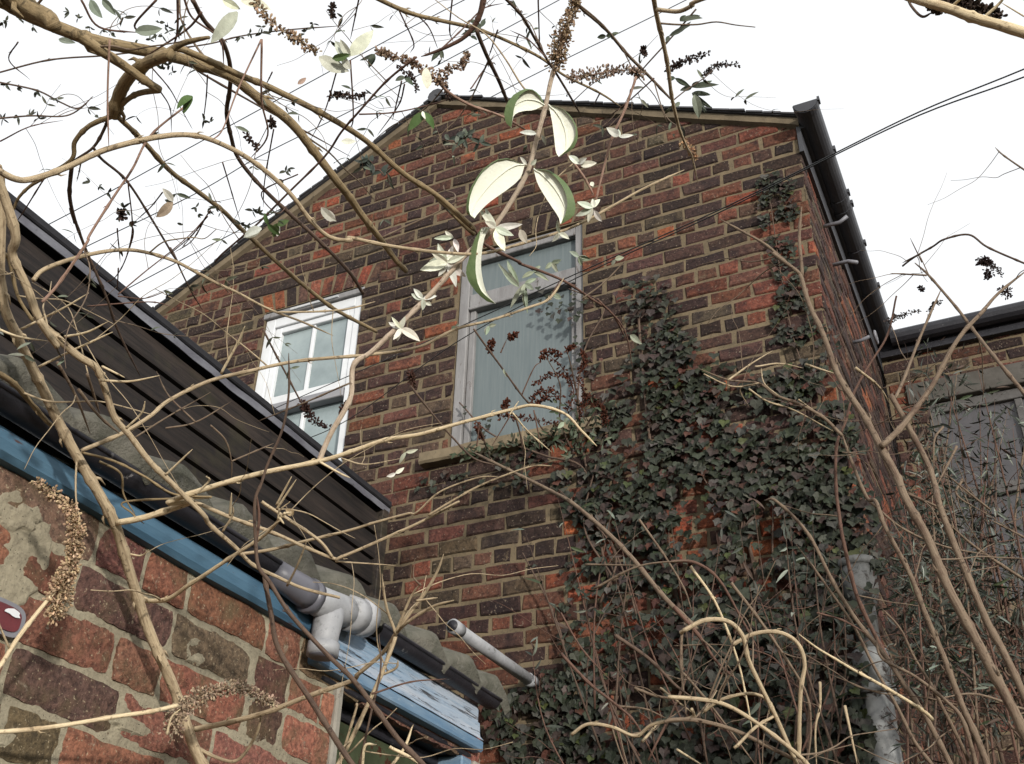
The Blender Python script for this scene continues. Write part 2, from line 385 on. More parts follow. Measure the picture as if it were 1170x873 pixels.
# roof
rf = MB()
def roofslab(x0, z0, x1, z1, y0, y1, th):
    rf.add([(x0, y0, z0), (x1, y0, z1), (x1, y1, z1), (x0, y1, z0), (x0, y0, z0-th), (x1, y0, z1-th), (x1, y1, z1-th), (x0, y1, z0-th)],
           [(0, 1, 2, 3), (4, 7, 6, 5), (0, 4, 5, 1), (1, 5, 6, 2), (2, 6, 7, 3), (3, 7, 4, 0)])
roofslab(APX, APZ+.055, XC+.12, APZ+.055-sR*(XC+.12-APX), D-.05, 12, .012)
roofslab(APX, APZ+.056, XL-.15, APZ+.056-sL*(APX-XL+.15), D-.05, 12, .012)
for i in range(26):   # slate ends along both verges
    t0 = i/26
    for sgn, xe, s_ in ((1, XC+.12, sR), (-1, XL-.15, sL)):
        L = abs(xe-APX); xa = APX+sgn*L*t0; xb = APX+sgn*L*(t0+1/26*rnd(.93, 1.02)); dz = rnd(.004, .014)
        za, zb = APZ+.056-s_*abs(xa-APX), APZ+.056-s_*abs(xb-APX)
        y0 = D-.055-rnd(0, .012)
        rf.add([(xa, y0, za+dz*.2), (xb, y0, zb+dz), (xb, D+.3, zb+dz), (xa, D+.3, za+dz*.2), (xa, y0, za-.009), (xb, y0, zb-.009+dz*.5), (xb, D+.3, zb-.009), (xa, D+.3, za-.009)],
               [(0, 1, 2, 3), (4, 7, 6, 5), (0, 4, 5, 1), (1, 5, 6, 2), (2, 6, 7, 3), (3, 7, 4, 0)])
rf.tube([(APX, D-.06, APZ+.05), (APX, 12, APZ+.05)], .055, 10)
rf.build('roof', M['slate'], house)
vg = MB()
for sgn, xe, s_ in ((1, XC+.02, sR), (-1, XL-.05, sL)):
    N = 40
    for i in range(N):
        a = APX+(xe-APX)*i/N; b = APX+(xe-APX)*(i+1)/N
        za, zb = APZ+.04-s_*abs(a-APX), APZ+.04-s_*abs(b-APX)
        h0, h1 = .044+.012*noise.noise(Vector((a*5, 0, sgn))), .044+.012*noise.noise(Vector((b*5, 0, sgn)))
        y = D-.036
        vg.add([(a, y, za), (b, y, zb), (b, y+.004, zb-h1), (a, y+.004, za-h0), (a, D+.002, za), (b, D+.002, zb), (b, D+.002, zb-h1-.012), (a, D+.002, za-h0-.012)],
               [(0, 3, 2, 1), (3, 7, 6, 2), (0, 1, 5, 4)])
vg.build('verge_fillet', M['verge'], house)
# gutter along the side eave
gu = MB(); gz = EZ+.02; gx = XC+.08; gr = .062
prof = [(gr*math.cos(t), gr*math.sin(t)) for t in np.linspace(math.pi, 2*math.pi, 13)]
ys = [D-.14, 7.2]
for ya, yb in zip(ys[:-1], ys[1:]):
    o = [(gx+px, ya, gz+pz) for px, pz in prof]+[(gx+px, yb, gz+pz) for px, pz in prof]; m = len(prof)
    gu.add(o, [(i, i+1, m+i+1, m+i) for i in range(m-1)])
    inn = [(gx+px*.94, ya, gz+pz*.94) for px, pz in prof]+[(gx+px*.94, yb, gz+pz*.94) for px, pz in prof]
    gu.add(inn, [(i, m+i, m+i+1, i+1) for i in range(m-1)])
gu.add([(gx+px, D-.14, gz+pz) for px, pz in prof], [tuple(range(len(prof)))])
for y in (D-.135, D+.25, D+.62, D+.72, D+1.1, D+1.55):    # union clips and end stop collar
    pr2 = [(1.07*a_, 1.07*b_) for a_, b_ in prof]; m = len(prof)
    gu.add([(gx+px, y, gz+pz) for px, pz in pr2]+[(gx+px, y+.035, gz+pz) for px, pz in pr2]+[(gx+px*.9, y, gz+pz*.9) for px, pz in pr2], [(i, i+1, m+i+1, m+i) for i in range(m-1)]+[(i, 2*m+i, 2*m+i+1, i+1) for i in range(m-1)])
    gu.box((gx+gr*.98, y-.006, gz-.012), (gx+gr*1.18, y+.03, gz+.014))
gob = gu.build('gutter', M['gutter'], house, smooth=False)
fb = MB(); fb.box((XC+.002, D-.02, EZ-.19), (XC+.024, 12, EZ+.03)); fb.box((XC+.024, D-.016, EZ-.03), (XC+.05, 12, EZ+.035))
fb.build('fascia_board', M['gutter'], house)
def hook(y, z, kind):
    h = MB()
    if kind == 'ring':
        c = np.array([XC+.13, y, z]); h.tube([c+np.array([0, .04*math.cos(t), .03*math.sin(t)]) for t in np.linspace(0, 2*math.pi, 15)], .008, 7)
        h.tube([(XC-.01, y, z), (XC+.05, y, z), (XC+.1, y-.02, z)], .01, 7)
    else:
        h.tube([(XC-.01, y, z), (XC+.09, y, z), (XC+.135, y-.01, z+(.02 if kind == 'up' else -.03))], .011, 7)
    h.build('cable_bracket', M['greymetal'], house, True)
hook(4.86, 5.6, 'up'); hook(4.95, 5.4, 'down'); hook(5.3, 5.12, 'ring')
# windows -----------------------------------------------------------------
def sub_box(name, mats, parent, *boxes, bev=.004):
    b = MB()
    for bx in boxes: b.box(bx[0], bx[1], 0, (1, 1, 1), bev)
    return b.build(name, mats, parent)
a, b, z0, z1 = W1; y = D+.035
w1 = sub_box('window', M['white'], house, ((a+.004, y-.02, z0), (a+.075, y+.05, z1-.03)), ((b-.058, y-.02, z0), (b-.004, y+.05, z1-.03)), ((a+.075, y-.02, z1-.1), (b-.058, y+.05, z1-.03)))
w1['label'] = 'white painted sash window with one vertical glazing bar in each sash'
zr = 4.99
s1 = sub_box('upper_sash', M['white'], w1, ((a+.078, y-.008, zr), (a+.125, y+.035, z1-.102)), ((b-.108, y-.008, zr), (b-.06, y+.035, z1-.102)), ((a+.125, y-.008, z1-.145), (b-.108, y+.035, z1-.102)), ((a+.125, y-.008, zr), (b-.108, y+.035, zr+.06)))
xm = (a+b)/2+.003
for z_0, z_1, yy in ((zr+.06, z1-.145, y), (z0, zr-.085, y+.012)):
    sub_box('glazing_bar', M['white'], w1, ((xm-.011, yy, z_0), (xm+.011, yy+.025, z_1)), bev=.003)
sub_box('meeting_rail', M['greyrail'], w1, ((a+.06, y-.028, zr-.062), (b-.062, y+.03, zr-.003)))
sub_box('pane', M['pane_light'], w1, ((a+.12, y+.018, zr+.055), (b-.1, y+.024, z1-.14)), bev=0)
sub_box('pane', M['pane_light'], w1, ((a+.07, y+.034, z0), (b-.055, y+.04, zr-.05)), bev=0)
sub_box('lintel_board', M['oldpaint'], house, ((a-.01, D-.006, z1-.028), (b+.01, D+.1, z1+.012)))
lt = MB(); lt.tube([(a+.2, D-.012, z1-.012), (b-.17, D-.012, z1-.012)], .007, 6); lt.build('drip_strip', M['white'], w1)
a, b, z0, z1 = W2; y = D+.035
w2 = sub_box('window', M['oldpaint'], house, ((a+.004, y-.02, z0), (a+.062, y+.06, z1-.003)), ((b-.05, y-.02, z0), (b-.004, y+.06, z1-.003)), ((a+.062, y-.02, z1-.07), (b-.05, y+.06, z1-.003)))
w2['label'] = 'flaking grey timber window with a grimy lower pane'
sub_box('sash_stile', M['oldpaint'], w2, ((a+.065, y, z0+.003), (a+.1, y+.04, 5.315)))
sub_box('sash_stile', M['oldpaint'], w2, ((b-.083, y, z0+.003), (b-.053, y+.04, 5.315)))
sub_box('transom', M['oldpaint'], w2, ((a+.064, y-.012, 5.322), (b-.052, y+.05, 5.41)), ((a+.066, y-.022, 5.3), (b-.054, y+.045, 5.321)))
sub_box('pane', M['pane_dark'], w2, ((a+.09, y+.024, z0), (b-.07, y+.03, 5.31)), bev=0)
sub_box('pane', M['pane_dark'], w2, ((a+.055, y+.02, 5.405), (b-.045, y+.026, z1-.06)), bev=0)
si = MB()
nx = 26; x0, x1 = W2[0]-.13, W2[1]+.1
for i in range(nx):
    xa, xb = x0+(x1-x0)*i/nx, x0+(x1-x0)*(i+1)/nx
    def sec(x): k = noise.noise(Vector((x*9, 1, 1)))*.012; k2 = noise.noise(Vector((x*7, 4, 1)))*.012; return [(x, D+.1, 4.325+k), (x, D-.06+k2, 4.325+k), (x, D-.07+k2, 4.337), (x, D-.066+k2, 4.388+k*.6), (x, D+.1, 4.403)]
    A_, B_ = sec(xa), sec(xb); si.add(A_+B_, [(j, j+1, 5+j+1, 5+j) for j in range(4)]+([(0, 1, 2, 3, 4)] if i == 0 else [])+([(9, 8, 7, 6, 5)] if i == nx-1 else []))
si.build('window_sill', M['stone'], house)
# overflow pipe, soil pipe
pa = onY(612, 782, D); pipe = MB()
q0 = np.array([pa[0], D, pa[2]])
kk = min(np.linspace(.1, 1.6, 300), key=lambda k: abs(((lambda P_: PW/2+F_PX*(P_@RT)/(P_@FW))(q0-np.array([0, k, 0])-CAM))-517))
end = q0-np.array([0, kk, 0]); r_ = .0255
pipe.tube([q0+np.array([0, .05, 0]), end], r_, 16); pipe.tube([q0-np.array([0, .03, 0]), q0-np.array([0, .08, 0])], r_*1.12, 16)
pipe.tube([end+np.array([0, .06, 0]), end-np.array([0, .002, 0])], r_*1.13, 16)
pipe.tube([end-np.array([0, .0025, 0]), end-np.array([0, .004, 0])], r_*.9, 16, 1)
pipe.build('overflow_pipe', [M['pvc'], M['blackgutter']], house, True, 'grey plastic pipe sticking out of the brick wall')
sx, sy = -.585, D-.1
soil = MB()
soil.tube([(sx, sy, 0), (sx, sy, 3.0)], .057, 18)
soil.tube([(sx, sy, 2.93), (sx, sy, 3.06)], .07, 18); soil.tube([(sx, sy, 2.895), (sx, sy, 2.925)], .075, 18)
soil.tube([(sx, sy, 3.05), (sx, sy, 3.28)], .045, 18, 1)
soil.tube([(sx, sy, 3.24), (sx, sy, 3.3), (sx, sy, 3.4)], [.05, .068, .07], 18, 1); soil.tube([(sx, sy, 3.4), (sx, sy, 3.43)], .077, 18, 1)
soil.box((sx-.12, sy+.01, 2.862), (sx+.12, sy+.085, 2.89))
soil.build('soil_pipe', [M['soil'], m_plain('dark_grey_iron', (.13, .132, .13), (.075, .075, .072), 12, .7, .25, .6, None, (.03, .025, .02), (.55, .65))], house, True, 'flaking white iron drainpipe with a collar and hopper')  # neck and hopper a darker grey than the lower pipe

# ------------------------------------------------------------------ boarded extension
XB = -2.895
ext = thing('boarded_extension', 'black timber boarded upper extension with pale lead flashing strip', 'extension', (XB-1, 2, 3.0))
bw = MB(); bh = .1355; z = 3.025; k = 0
while z < 4.1:
    zt = min(z+bh, 4.1); ca = rnd(.75, 1.25); c = (.0165*ca, .0135*ca, .0125*ca)
    NY = 30
    for i in range(NY):
        ya, yb = -1+(D-.005+1)*i/NY, -1+(D-.005+1)*(i+1)/NY
        def sx_(y_): return .003*noise.noise(Vector((0, y_*1.7, z*3)))
        q = [(XB-.02, ya, z), (XB+.006+sx_(ya), ya, z+.002), (XB+.008+sx_(ya), ya, z+.01), (XB-.004, ya, zt-.01), (XB-.02, ya, zt)]
        q2 = [(XB-.02, yb, z), (XB+.006+sx_(yb), yb, z+.002), (XB+.008+sx_(yb), yb, z+.01), (XB-.004, yb, zt-.01), (XB-.02, yb, zt)]
        bw.add(q+q2, [(j, 5+j, 5+j+1, j+1) for j in range(4)], 0, c)
    z += bh
bw.box((XB-1.6, -1, 3.0), (XB-.021, D-.005, 4.1), 0, (.03, .024, .02))
bw.box((XB-.022, D-.06, 3.04), (XB+.03, D-.004, 4.12), 0, (.03, .024, .02), .004)
bw.build('wall', M['boards'], ext)
fl = MB(); NY = 90
for i in range(NY):
    ya, yb = -1+(D+1)*i/NY, -1+(D+1)*(i+1)/NY
    def fz(y_): return 4.103+.006*noise.noise(Vector((y_*6, 0, 0)))+.005*noise.noise(Vector((y_*21, 0, 0)))
    def fx(y_): return XB+.034+.008*noise.noise(Vector((y_*5, 7, 0)))
    fl.add([(XB-.01, ya, 4.133), (fx(ya), ya, 4.132), (fx(ya)-.006, ya, fz(ya)), (XB-.01, yb, 4.133), (fx(yb), yb, 4.132), (fx(yb)-.006, yb, fz(yb))], [(0, 3, 4, 1), (1, 4, 5, 2)])
fl.build('flashing', M['lead'], ext)
fr = MB(); fr.box((XB-1.65, -1.05, 4.134), (XB+.045, D-.006, 4.17), 0, (1, 1, 1), .006); fr.build('roof', M['felt'], ext)

# ------------------------------------------------------------------ near outhouse
XW = -1.3
oh = thing('brick_outhouse', 'low red brick outhouse with blue fascia and mossy tiled roof edge', 'outhouse', (XW-.7, 1, 0))
nw = MB()
WIN = (1.875, 2.43, 1.2, 2.30)
ztop = 2.362
zb = onX(81, 761, XW)[2]; zb2 = onX(100, 714, XW)[2]
chn = .0785; v0 = zb-chn*26
PAL_NEAR = [((.255, .112, .075), 38), ((.2, .09, .066), 26), ((.145, .1, .066), 22), ((.13, .072, .056), 16), ((.29, .12, .075), 8)]
def grid_brick(ua, ub, va, vb, c, nu, nv, seed):
    cu, cv = (ua+ub)/2, (va+vb)/2; hu, hv = (ub-ua)/2, (vb-va)/2
    vs = []; 
    for j in range(nv+1):
        for i in range(nu+1):
            s_, t_ = i/nu*2-1, j/nv*2-1
            # squarish rounding of the outline
            k = 1-.02*(abs(s_)**6)*(abs(t_)**3)-.01*abs(s_*t_)**4
            p = Vector((cu+s_*hu*k, cv+t_*hv*k, seed))
            du = .005*noise.noise(p*24)+.003*noise.noise(p*70); dv = .0045*noise.noise(p*28+Vector((9, 0, 0)))+.0025*noise.noise(p*80)
            e = max(abs(s_)**8, abs(t_)**5)
            dep = .0035+.0028*noise.noise(p*16+Vector((0, 5, 0)))+.0016*noise.noise(p*50)-.0035*e
            vs.append((XW+dep, p.x+du, p.y+dv))
    fs = [(j*(nu+1)+i, j*(nu+1)+i+1, (j+1)*(nu+1)+i+1, (j+1)*(nu+1)+i) for j in range(nv) for i in range(nu)]
    # skirt
    ring = [i for i in range(nu+1)]+[(j+1)*(nu+1)-1 for j in range(1, nv+1)]+[nv*(nu+1)+i for i in range(nu-1, -1, -1)]+[j*(nu+1) for j in range(nv-1, 0, -1)]
    b0 = len(vs); vs += [(XW-.02, vs[i][1], vs[i][2]) for i in ring]; m = len(ring)
    fs += [(ring[i], b0+i, b0+(i+1) % m, ring[(i+1) % m]) for i in range(m)]
    nw.add(vs, fs, 0, c)
r = 0; v = v0
while v < ztop:
    va, vb = v+.0052, min(v+chn-.0052, ztop)
    if vb-va > .02:
        iv = [(-1.5, 2.5)] if v > WIN[3]-.03 or v+chn < WIN[2] else [(-1.5, WIN[0]), (WIN[1]+.03, 2.5)]
        for a, b in iv:
            u = a-rnd(0, .2)
            while u < b:
                L = .225 if random.random() < .68 else .11
                ua, ub = max(u+.0048, a), min(u+L-.0048, b)
                if ub-ua > .03:
                    vis = ua > .3 and va > 1.6
                    if not (vis and .95 < ua < 1.08 and va > 2.14 and False):
                        grid_brick(ua, ub, va, vb, pick(PAL_NEAR), max(3, int((ub-ua)/.012)) if vis else 2, 7 if vis else 2, r*3.1+u)
                u += L
    v += chn; r += 1
# mortar sheet, lumpy
NYm, NZm = 520, 190
def mort(y_, z_):
    p = Vector((y_*14, z_*14, 1.3)); k = noise.noise(p)*.0032+noise.noise(p*3)*.0018+noise.noise(p*9)*.0008
    # smeared repair patches where mortar stands over the bricks
    for (py, pz, ry, rz) in PATCH:
        d = ((y_-py)/ry)**2+((z_-pz)/rz)**2+.7*noise.noise(Vector((y_*18, z_*18, 9)))+.35*noise.noise(Vector((y_*60, z_*60, 4)))
        if d < 1: k += .0045*min(1, (1-d)*4)**.5
    return XW-.001+k
PATCH = []
for px, py, ry, rz in ((25, 640, .05, .075), (18, 585, .04, .035), (225, 745, .03, .022), (300, 640, .02, .012), (60, 700, .02, .016), (150, 830, .05, .012), (20, 850, .04, .012)):
    q = onX(px, py, XW); PATCH.append((q[1], q[2], ry, rz))
ya_, yb_, za_, zb_ = .35, 2.5, 1.55, ztop
vs = [(mort(ya_+(yb_-ya_)*i/NYm, za_+(zb_-za_)*j/NZm), ya_+(yb_-ya_)*i/NYm, za_+(zb_-za_)*j/NZm) for j in range(NZm+1) for i in range(NYm+1)]
fs = []
for j in range(NZm):
    for i in range(NYm):
        yc, zc = ya_+(yb_-ya_)*(i+.5)/NYm, za_+(zb_-za_)*(j+.5)/NZm
        if WIN[0] < yc < WIN[1]+.02 and zc < WIN[3]: continue
        fs.append((j*(NYm+1)+i, j*(NYm+1)+i+1, (j+1)*(NYm+1)+i+1, (j+1)*(NYm+1)+i))
nw.add(vs, fs, 1)
nw.add([(XW-.001, -1.5, 0), (XW-.001, ya_, 0), (XW-.001, ya_, ztop), (XW-.001, -1.5, ztop)], [(0, 1, 2, 3)], 1)
nw.add([(XW-.001, ya_, 0), (XW-.001, 2.5, 0), (XW-.001, 2.5, WIN[2]), (XW-.001, ya_, WIN[2])], [(0, 1, 2, 3)], 1)
nw.add([(XW-.001, ya_, WIN[2]), (XW-.001, WIN[0], WIN[2]), (XW-.001, WIN[0], 1.56), (XW-.001, ya_, 1.56)], [(0, 1, 2, 3)], 1)
nw.box((XW-1.6, -1.5, 0), (XW-.2, 2.48, ztop), 1)   # room behind
nw.add([(XW, 2.5, 0), (XW-1.6, 2.5, 0), (XW-1.6, 2.5, ztop), (XW, 2.5, ztop)], [(0, 1, 2, 3)], 1)
nw.build('wall', [M['nbrick'], M['nmortar']], oh)
jb = MB()   # rendered jambs beside the window
jb.box((XW-.12, WIN[0]-.022, WIN[2]), (XW+.012, WIN[0]-.001, WIN[3]-.002), 0, (1, 1, 1), .004)
jb.build('window_reveal', M['render'], oh)
sub_box('window_reveal', M['render'], oh, ((XW-.12, WIN[1]+.022, WIN[2]), (XW+.014, WIN[1]+.09, 2.285)), bev=.006)
# fascia and window head
fa = MB(); NY = 60
for i in range(NY):
    y0_, y1_ = -1.5+(1.79+1.5)*i/NY, -1.5+(1.79+1.5)*(i+1)/NY
    def fp(y_): k = .003*noise.noise(Vector((y_*4, 2, 0))); return [(XW-.01, y_, 2.352+k), (XW+.016+k, y_, 2.352+k), (XW+.024+k, y_, 2.360), (XW+.027, y_, 2.375), (XW+.024, y_, 2.39), (XW+.004, y_, 2.405)]
    A_, B_ = fp(y0_), fp(y1_); fa.add(A_+B_, [(j, j+1, 7+j, 6+j) for j in range(5)])
fa.add(fp(1.79), [(0, 1, 2, 3, 4, 5)])
fa.build('fascia_board', M['blue'], oh)
hd = MB()
NYh = 40
for i in range(NYh):
    def hp(y_): k = .0018*noise.noise(Vector((y_*18, 3, 0))); k2 = .0018*noise.noise(Vector((y_*18, 8, 0))); return [(XW-.05, y_, 2.418), (XW+.006, y_, 2.418), (XW+.012+k, y_, 2.408), (XW+.013+k2, y_, 2.378), (XW+.018+k2, y_, 2.374), (XW+.02+k, y_, 2.34), (XW+.026+k, y_, 2.335), (XW+.03+k, y_, 2.331)]
    ya, yb = 1.793+(2.46-1.793)*i/NYh, 1.793+(2.46-1.793)*(i+1)/NYh
    A_, B_2 = hp(ya), hp(yb); hd.add(A_+B_2, [(j, j+1, 9+j, 8+j) for j in range(7)])
    if i in (0, NYh-1): hd.add(A_ if i == 0 else B_2, [tuple(range(8))])
hd.box((XW-.1, 1.75, 2.303), (XW+.03, 2.462, 2.3305), 1, (1, 1, 1), .004)
hd.box((XW-.1, 1.80, 2.288), (XW+.004, 2.45, 2.301), 2, (1, 1, 1), .003)  # black strip puts the shade of the recess under the head into colour
win = hd.build('window', [M['bluewhite'], M['bluetrim'], M['blackgutter']], oh, label='window under a peeling blue and white painted timber head')
sub_box('window_frame', M['bluetrim'], win, ((XW-.09, WIN[1]-.03, WIN[2]), (XW+.006, WIN[1]+.02, 2.286)), ((XW-.09, WIN[0]+.002, WIN[2]), (XW-.02, WIN[0]+.045, 2.286)))
sub_box('window_frame', M['blackgutter'], win, ((XW-.09, WIN[0]+.046, 2.262), (XW-.056, WIN[1]-.031, 2.286)))  # top rail coloured black as the shaded gap above the pane
sub_box('pane', M['greenpane'], win, ((XW-.062, WIN[0]+.04, WIN[2]), (XW-.055, WIN[1]-.025, 2.255)), bev=0)
# black iron gutter
bg = MB(); gxc, gzc, grr = XW+.03, 2.43, .025
prof = [(grr*math.cos(t), grr*.9*math.sin(t)) for t in np.linspace(math.pi*1.02, 2*math.pi, 11)]
def gut(mb, y0_, y1_, nn, dz0=0., dz1=0.):
    for i in range(nn):
        ya, yb = y0_+(y1_-y0_)*i/nn, y0_+(y1_-y0_)*(i+1)/nn; m = len(prof)
        dza, dzb = dz0+(dz1-dz0)*i/nn, dz0+(dz1-dz0)*(i+1)/nn
        A_ = [(gxc+p*(1+.06*noise.noise(Vector((ya*9, j, 0)))), ya, gzc+dza+q*(1+.06*noise.noise(Vector((ya*9, j, 3))))) for j, (p, q) in enumerate(prof)]
        B_ = [(gxc+p*(1+.06*noise.noise(Vector((yb*9, j, 0)))), yb, gzc+dzb+q*(1+.06*noise.noise(Vector((yb*9, j, 3))))) for j, (p, q) in enumerate(prof)]
        mb.add(A_+B_, [(j, j+1, m+j+1, m+j) for j in range(m-1)])
    mb.add(A_, [tuple(range(len(A_)))])
gut(bg, -1.5, 1.6, 80); gut(bg, 1.93, 2.5, 20, .006, .01)  # second run added as the dark shadow band between tiles and window head
bg.tube([(gxc+grr, y_, gzc) for y_ in np.linspace(-1.5, 1.58, 40)], .0045, 6)
bg.tube([(gxc+grr, y_, gzc+.008) for y_ in np.linspace(1.93, 2.5, 12)], .0045, 6)
bg.box((XW+.005, 1.1, 2.435), (XW+.01, 1.13, 2.445))
bg.build('gutter', M['blackgutter'], oh, True)
# mossy rolled tiles
tl = MB(); pitch = .17; NYt = 420; rows = 6
def tz(y_, k): 
    s_ = abs(math.sin(math.pi*(y_+.03*k)/pitch)); return .05*(s_**.7)
for rr in range(rows):
    xe = XW+.062-rr*.28; xi = xe-.34; zs = 2.428+rr*.28*.42
    rowv = []
    for i in range(NYt+1):
        y_ = -1.5+4.05*i/NYt
        nn = noise.noise(Vector((y_*16, rr*3, 0)))*.010+noise.noise(Vector((y_*45, rr, 2)))*.004
        ex = noise.noise(Vector((y_*8, rr*5, 4)))*.02
        h = tz(y_, rr)
        rowv.append([(xe+ex-.015, y_, zs-.012+h*.45), (xe+ex, y_, zs+.002+h*.8+nn), (xe+ex-.01, y_, zs+.014+h+nn), (xe+ex-.05, y_, zs+.03+h+nn), (xi, y_, zs+.016+h+.34*.42)])
    vs = [p for q in rowv for p in q]
    tl.add(vs, [(i*5+j, i*5+j+1, i*5+5+j+1, i*5+5+j) for i in range(NYt) for j in range(4)])
tl.build('roof', M['moss'], oh, True)
# grey plastic outlet
def px_on(px, py, X): return onX(px, py, X)
E0 = px_on(312, 668, gxc); E1 = px_on(352, 690, gxc+.01); EL = px_on(372, 700, gxc+.012)
el_ = MB(); ex_ = XW+.052
el_.tube([(ex_-.012, 1.56, 2.418), (ex_-.008, 1.60, 2.412), (ex_, 1.635, 2.406), (ex_, 1.665, 2.404)], [.024, .027, .029, .029], 18, 1)
el_.tube([(ex_, 1.655, 2.404), (ex_, 1.672, 2.404)], .034, 18, 1)
el_.tube([(ex_, 1.668, 2.404), (ex_, 1.71, 2.406), (ex_, 1.76, 2.412), (ex_, 1.80, 2.418)], [.028, .031, .032, .031], 18)
el_.tube([(ex_, 1.79, 2.417), (ex_, 1.835, 2.424)], .0365, 18); el_.tube([(ex_, 1.833, 2.4238), (ex_, 1.862, 2.428)], .039, 18)
el_.tube([(ex_, 1.735, 2.405), (ex_+.003, 1.728, 2.37), (ex_+.004, 1.724, 2.345), (ex_+.004, 1.722, 2.31)], [.03, .029, .027, .027], 18)
el_.tube([(ex_+.004, 1.723, 2.328), (ex_+.004, 1.722, 2.304)], .031, 18)
el_.tube([(ex_+.004, 1.722, 2.3036), (ex_+.004, 1.722, 2.302)], .026, 18, 1)
el_.build('gutter_outlet', [M['pvc'], M['pvcdark']], oh, True, 'grey plastic gutter outlet with a short open spout')
# worn plate on the wall
pl = MB(); c = onX(3, 704, XW+.012)
ring = [(c[0], c[1]+.04*math.copysign(abs(math.cos(t))**.6, math.cos(t)), c[2]+.024*math.copysign(abs(math.sin(t))**.6, math.sin(t))) for t in np.linspace(0, 2*math.pi, 25)[:-1]]
pl.add(ring, [tuple(range(24))], 0)
pl.add([(p[0]-.012, p[1], p[2]) for p in ring]+ring, [(i, (i+1) % 24, 24+(i+1) % 24, 24+i) for i in range(24)], 0)
pl.add([(c[0]+.002, c[1]+(p[1]-c[1])*.78, c[2]+(p[2]-c[2])*.72) for p in ring], [tuple(range(24))], 1)
fl_ = [(c[0]+.004, c[1]+.012+.014*math.cos(t)*rnd(.6, 1.2), c[2]+.009+.006*math.sin(t)*rnd(.6, 1.2)) for t in np.linspace(0, 2*math.pi, 13)[:-1]]
pl.add(fl_, [tuple(range(12))], 2)
tag(pl.build('metal_plate', [M['greymetal'], m_plain('dark_red_enamel', (.13, .025, .03), (.09, .02, .025), 30, .4, .4, .2), M['white']]), 'small worn dark red plate with a grey rim on the near brick wall', 'plate')

# ------------------------------------------------------------------ neighbour house at right
ND = 6.6
nb = thing('neighbouring_house', 'brick house behind the thicket with dark gutter and pale grey window', 'house', (2, ND, 0))
NW = (-.33, .75, 4.02, 5.5)
nwb = MB(); brick_wall(nwb, lambda u, v, n_: (u, ND-n_, v), XC+.03, 5, 0, 5.85, [], [NW], v0=.03, extra=lambda u, v: pick(PAL_RED) if random.random() < .05 else None)
for x in NW[:2]: nwb.add([(x, ND, NW[2]), (x, ND+.15, NW[2]), (x, ND+.15, NW[3]), (x, ND, NW[3])], [(0, 1, 2, 3)], 1)
nwb.build('wall', [M['brick'], M['mortar']], nb)
ng = MB(); ng.tube([(XC+.12, ND-.09, 5.885), (5, ND-.09, 5.9)], .055, 12); ng.box((XC+.03, ND-.05, 5.78), (5, ND-.003, 5.885)); ng.build('gutter', M['blackgutter'], nb, False)
nr = MB(); nr.add([(XC, ND-.1, 5.935), (5, ND-.1, 5.935), (5, ND+3, 7.2), (XC, ND+3, 7.2), (XC, ND-.1, 5.915), (5, ND-.1, 5.915), (5, ND+3, 7.18), (XC, ND+3, 7.18)], [(0, 1, 2, 3), (4, 7, 6, 5), (0, 4, 5, 1), (1, 5, 6, 2), (3, 2, 6, 7), (0, 3, 7, 4)]); nr.build('roof', M['slate'], nb)
a, b, z0, z1 = NW; y = ND+.03
M['dullpaint'] = m_plain('dull_grey_paint', (.12, .115, .11), (.075, .07, .068), 14, .7, .3, .4)
nwin = sub_box('window', M['dullpaint'], nb, ((a+.003, y, z0), (a+.07, y+.06, z1-.09)), ((b-.07, y, z0), (b-.003, y+.06, z1-.09)), ((a+.07, y, z1-.16), (b-.07, y+.06, z1-.09)), ((a+.07, y-.01, 4.72), (b-.07, y+.05, 4.79)), ((.18, y, z0), (.225, y+.055, 4.715)), ((.18, y, 4.795), (.225, y+.055, z1-.165)))
sub_box('pane', m_plain('dull_grey_glass', (.085, .08, .085), (.06, .058, .062), 9, .25, .4, .05), nwin, ((a+.06, y+.03, z0), (b-.06, y+.036, z1-.15)), bev=0)
M['greystone'] = m_plain('grey_stone', (.1, .092, .082), (.065, .06, .052), 9, .9, .2, .5, None, (.05, .045, .04), (.58, .7))
sub_box('lintel', M['greystone'], nb, ((a-.1, ND-.02, z1-.087), (b+.1, ND+.1, z1+.06)))
sub_box('window_sill', M['stone'], nb, ((a-.08, ND-.08, z0-.08), (b+.08, ND+.1, z0-.003)))

# ------------------------------------------------------------------ traced stems
OFF = {'0': (0, 0, 1), '1': (0, 0, 2.91), '2': (390, 0, 2.91), '3': (770, 0, 2.91), '4': (0, 290, 2.91), '5': (390, 290, 2.91), '6': (770, 290, 2.91), '7': (0, 573, 2.91), '8': (390, 573, 2.91), '9': (770, 573, 2.91),
       'a': (0, 240, 4.364), 'b': (170, 230, 4.365), 'c': (400, 110, 4.365), 'e': (520, 80, 3.233)}
def tr(s):
    out = []; o = OFF['0']
    for tok in s.split():
        if tok.endswith(':'): o = OFF[tok[:-1]]; continue
        x, y = tok.split(','); out.append((o[0]+float(x)/o[2], o[1]+float(y)/o[2]))
    return out
def catmull(P, per):
    P = [np.array(p, float) for p in P]
    if len(P) == 2: P = [P[0], (P[0]+P[1])/2, P[1]]
    Q = [2*P[0]-P[1]]+P+[2*P[-1]-P[-2]]; out = []
    for i in range(1, len(Q)-2):
        p0, p1, p2, p3 = Q[i-1:i+3]
        for k in range(per):
            t = k/per; out.append(.5*((2*p1)+(p2-p0)*t+(2*p0-5*p1+4*p2-p3)*t*t+(3*p1-p0-3*p2+p3)*t**3))
    out.append(P[-1]); return out
STEMS = []
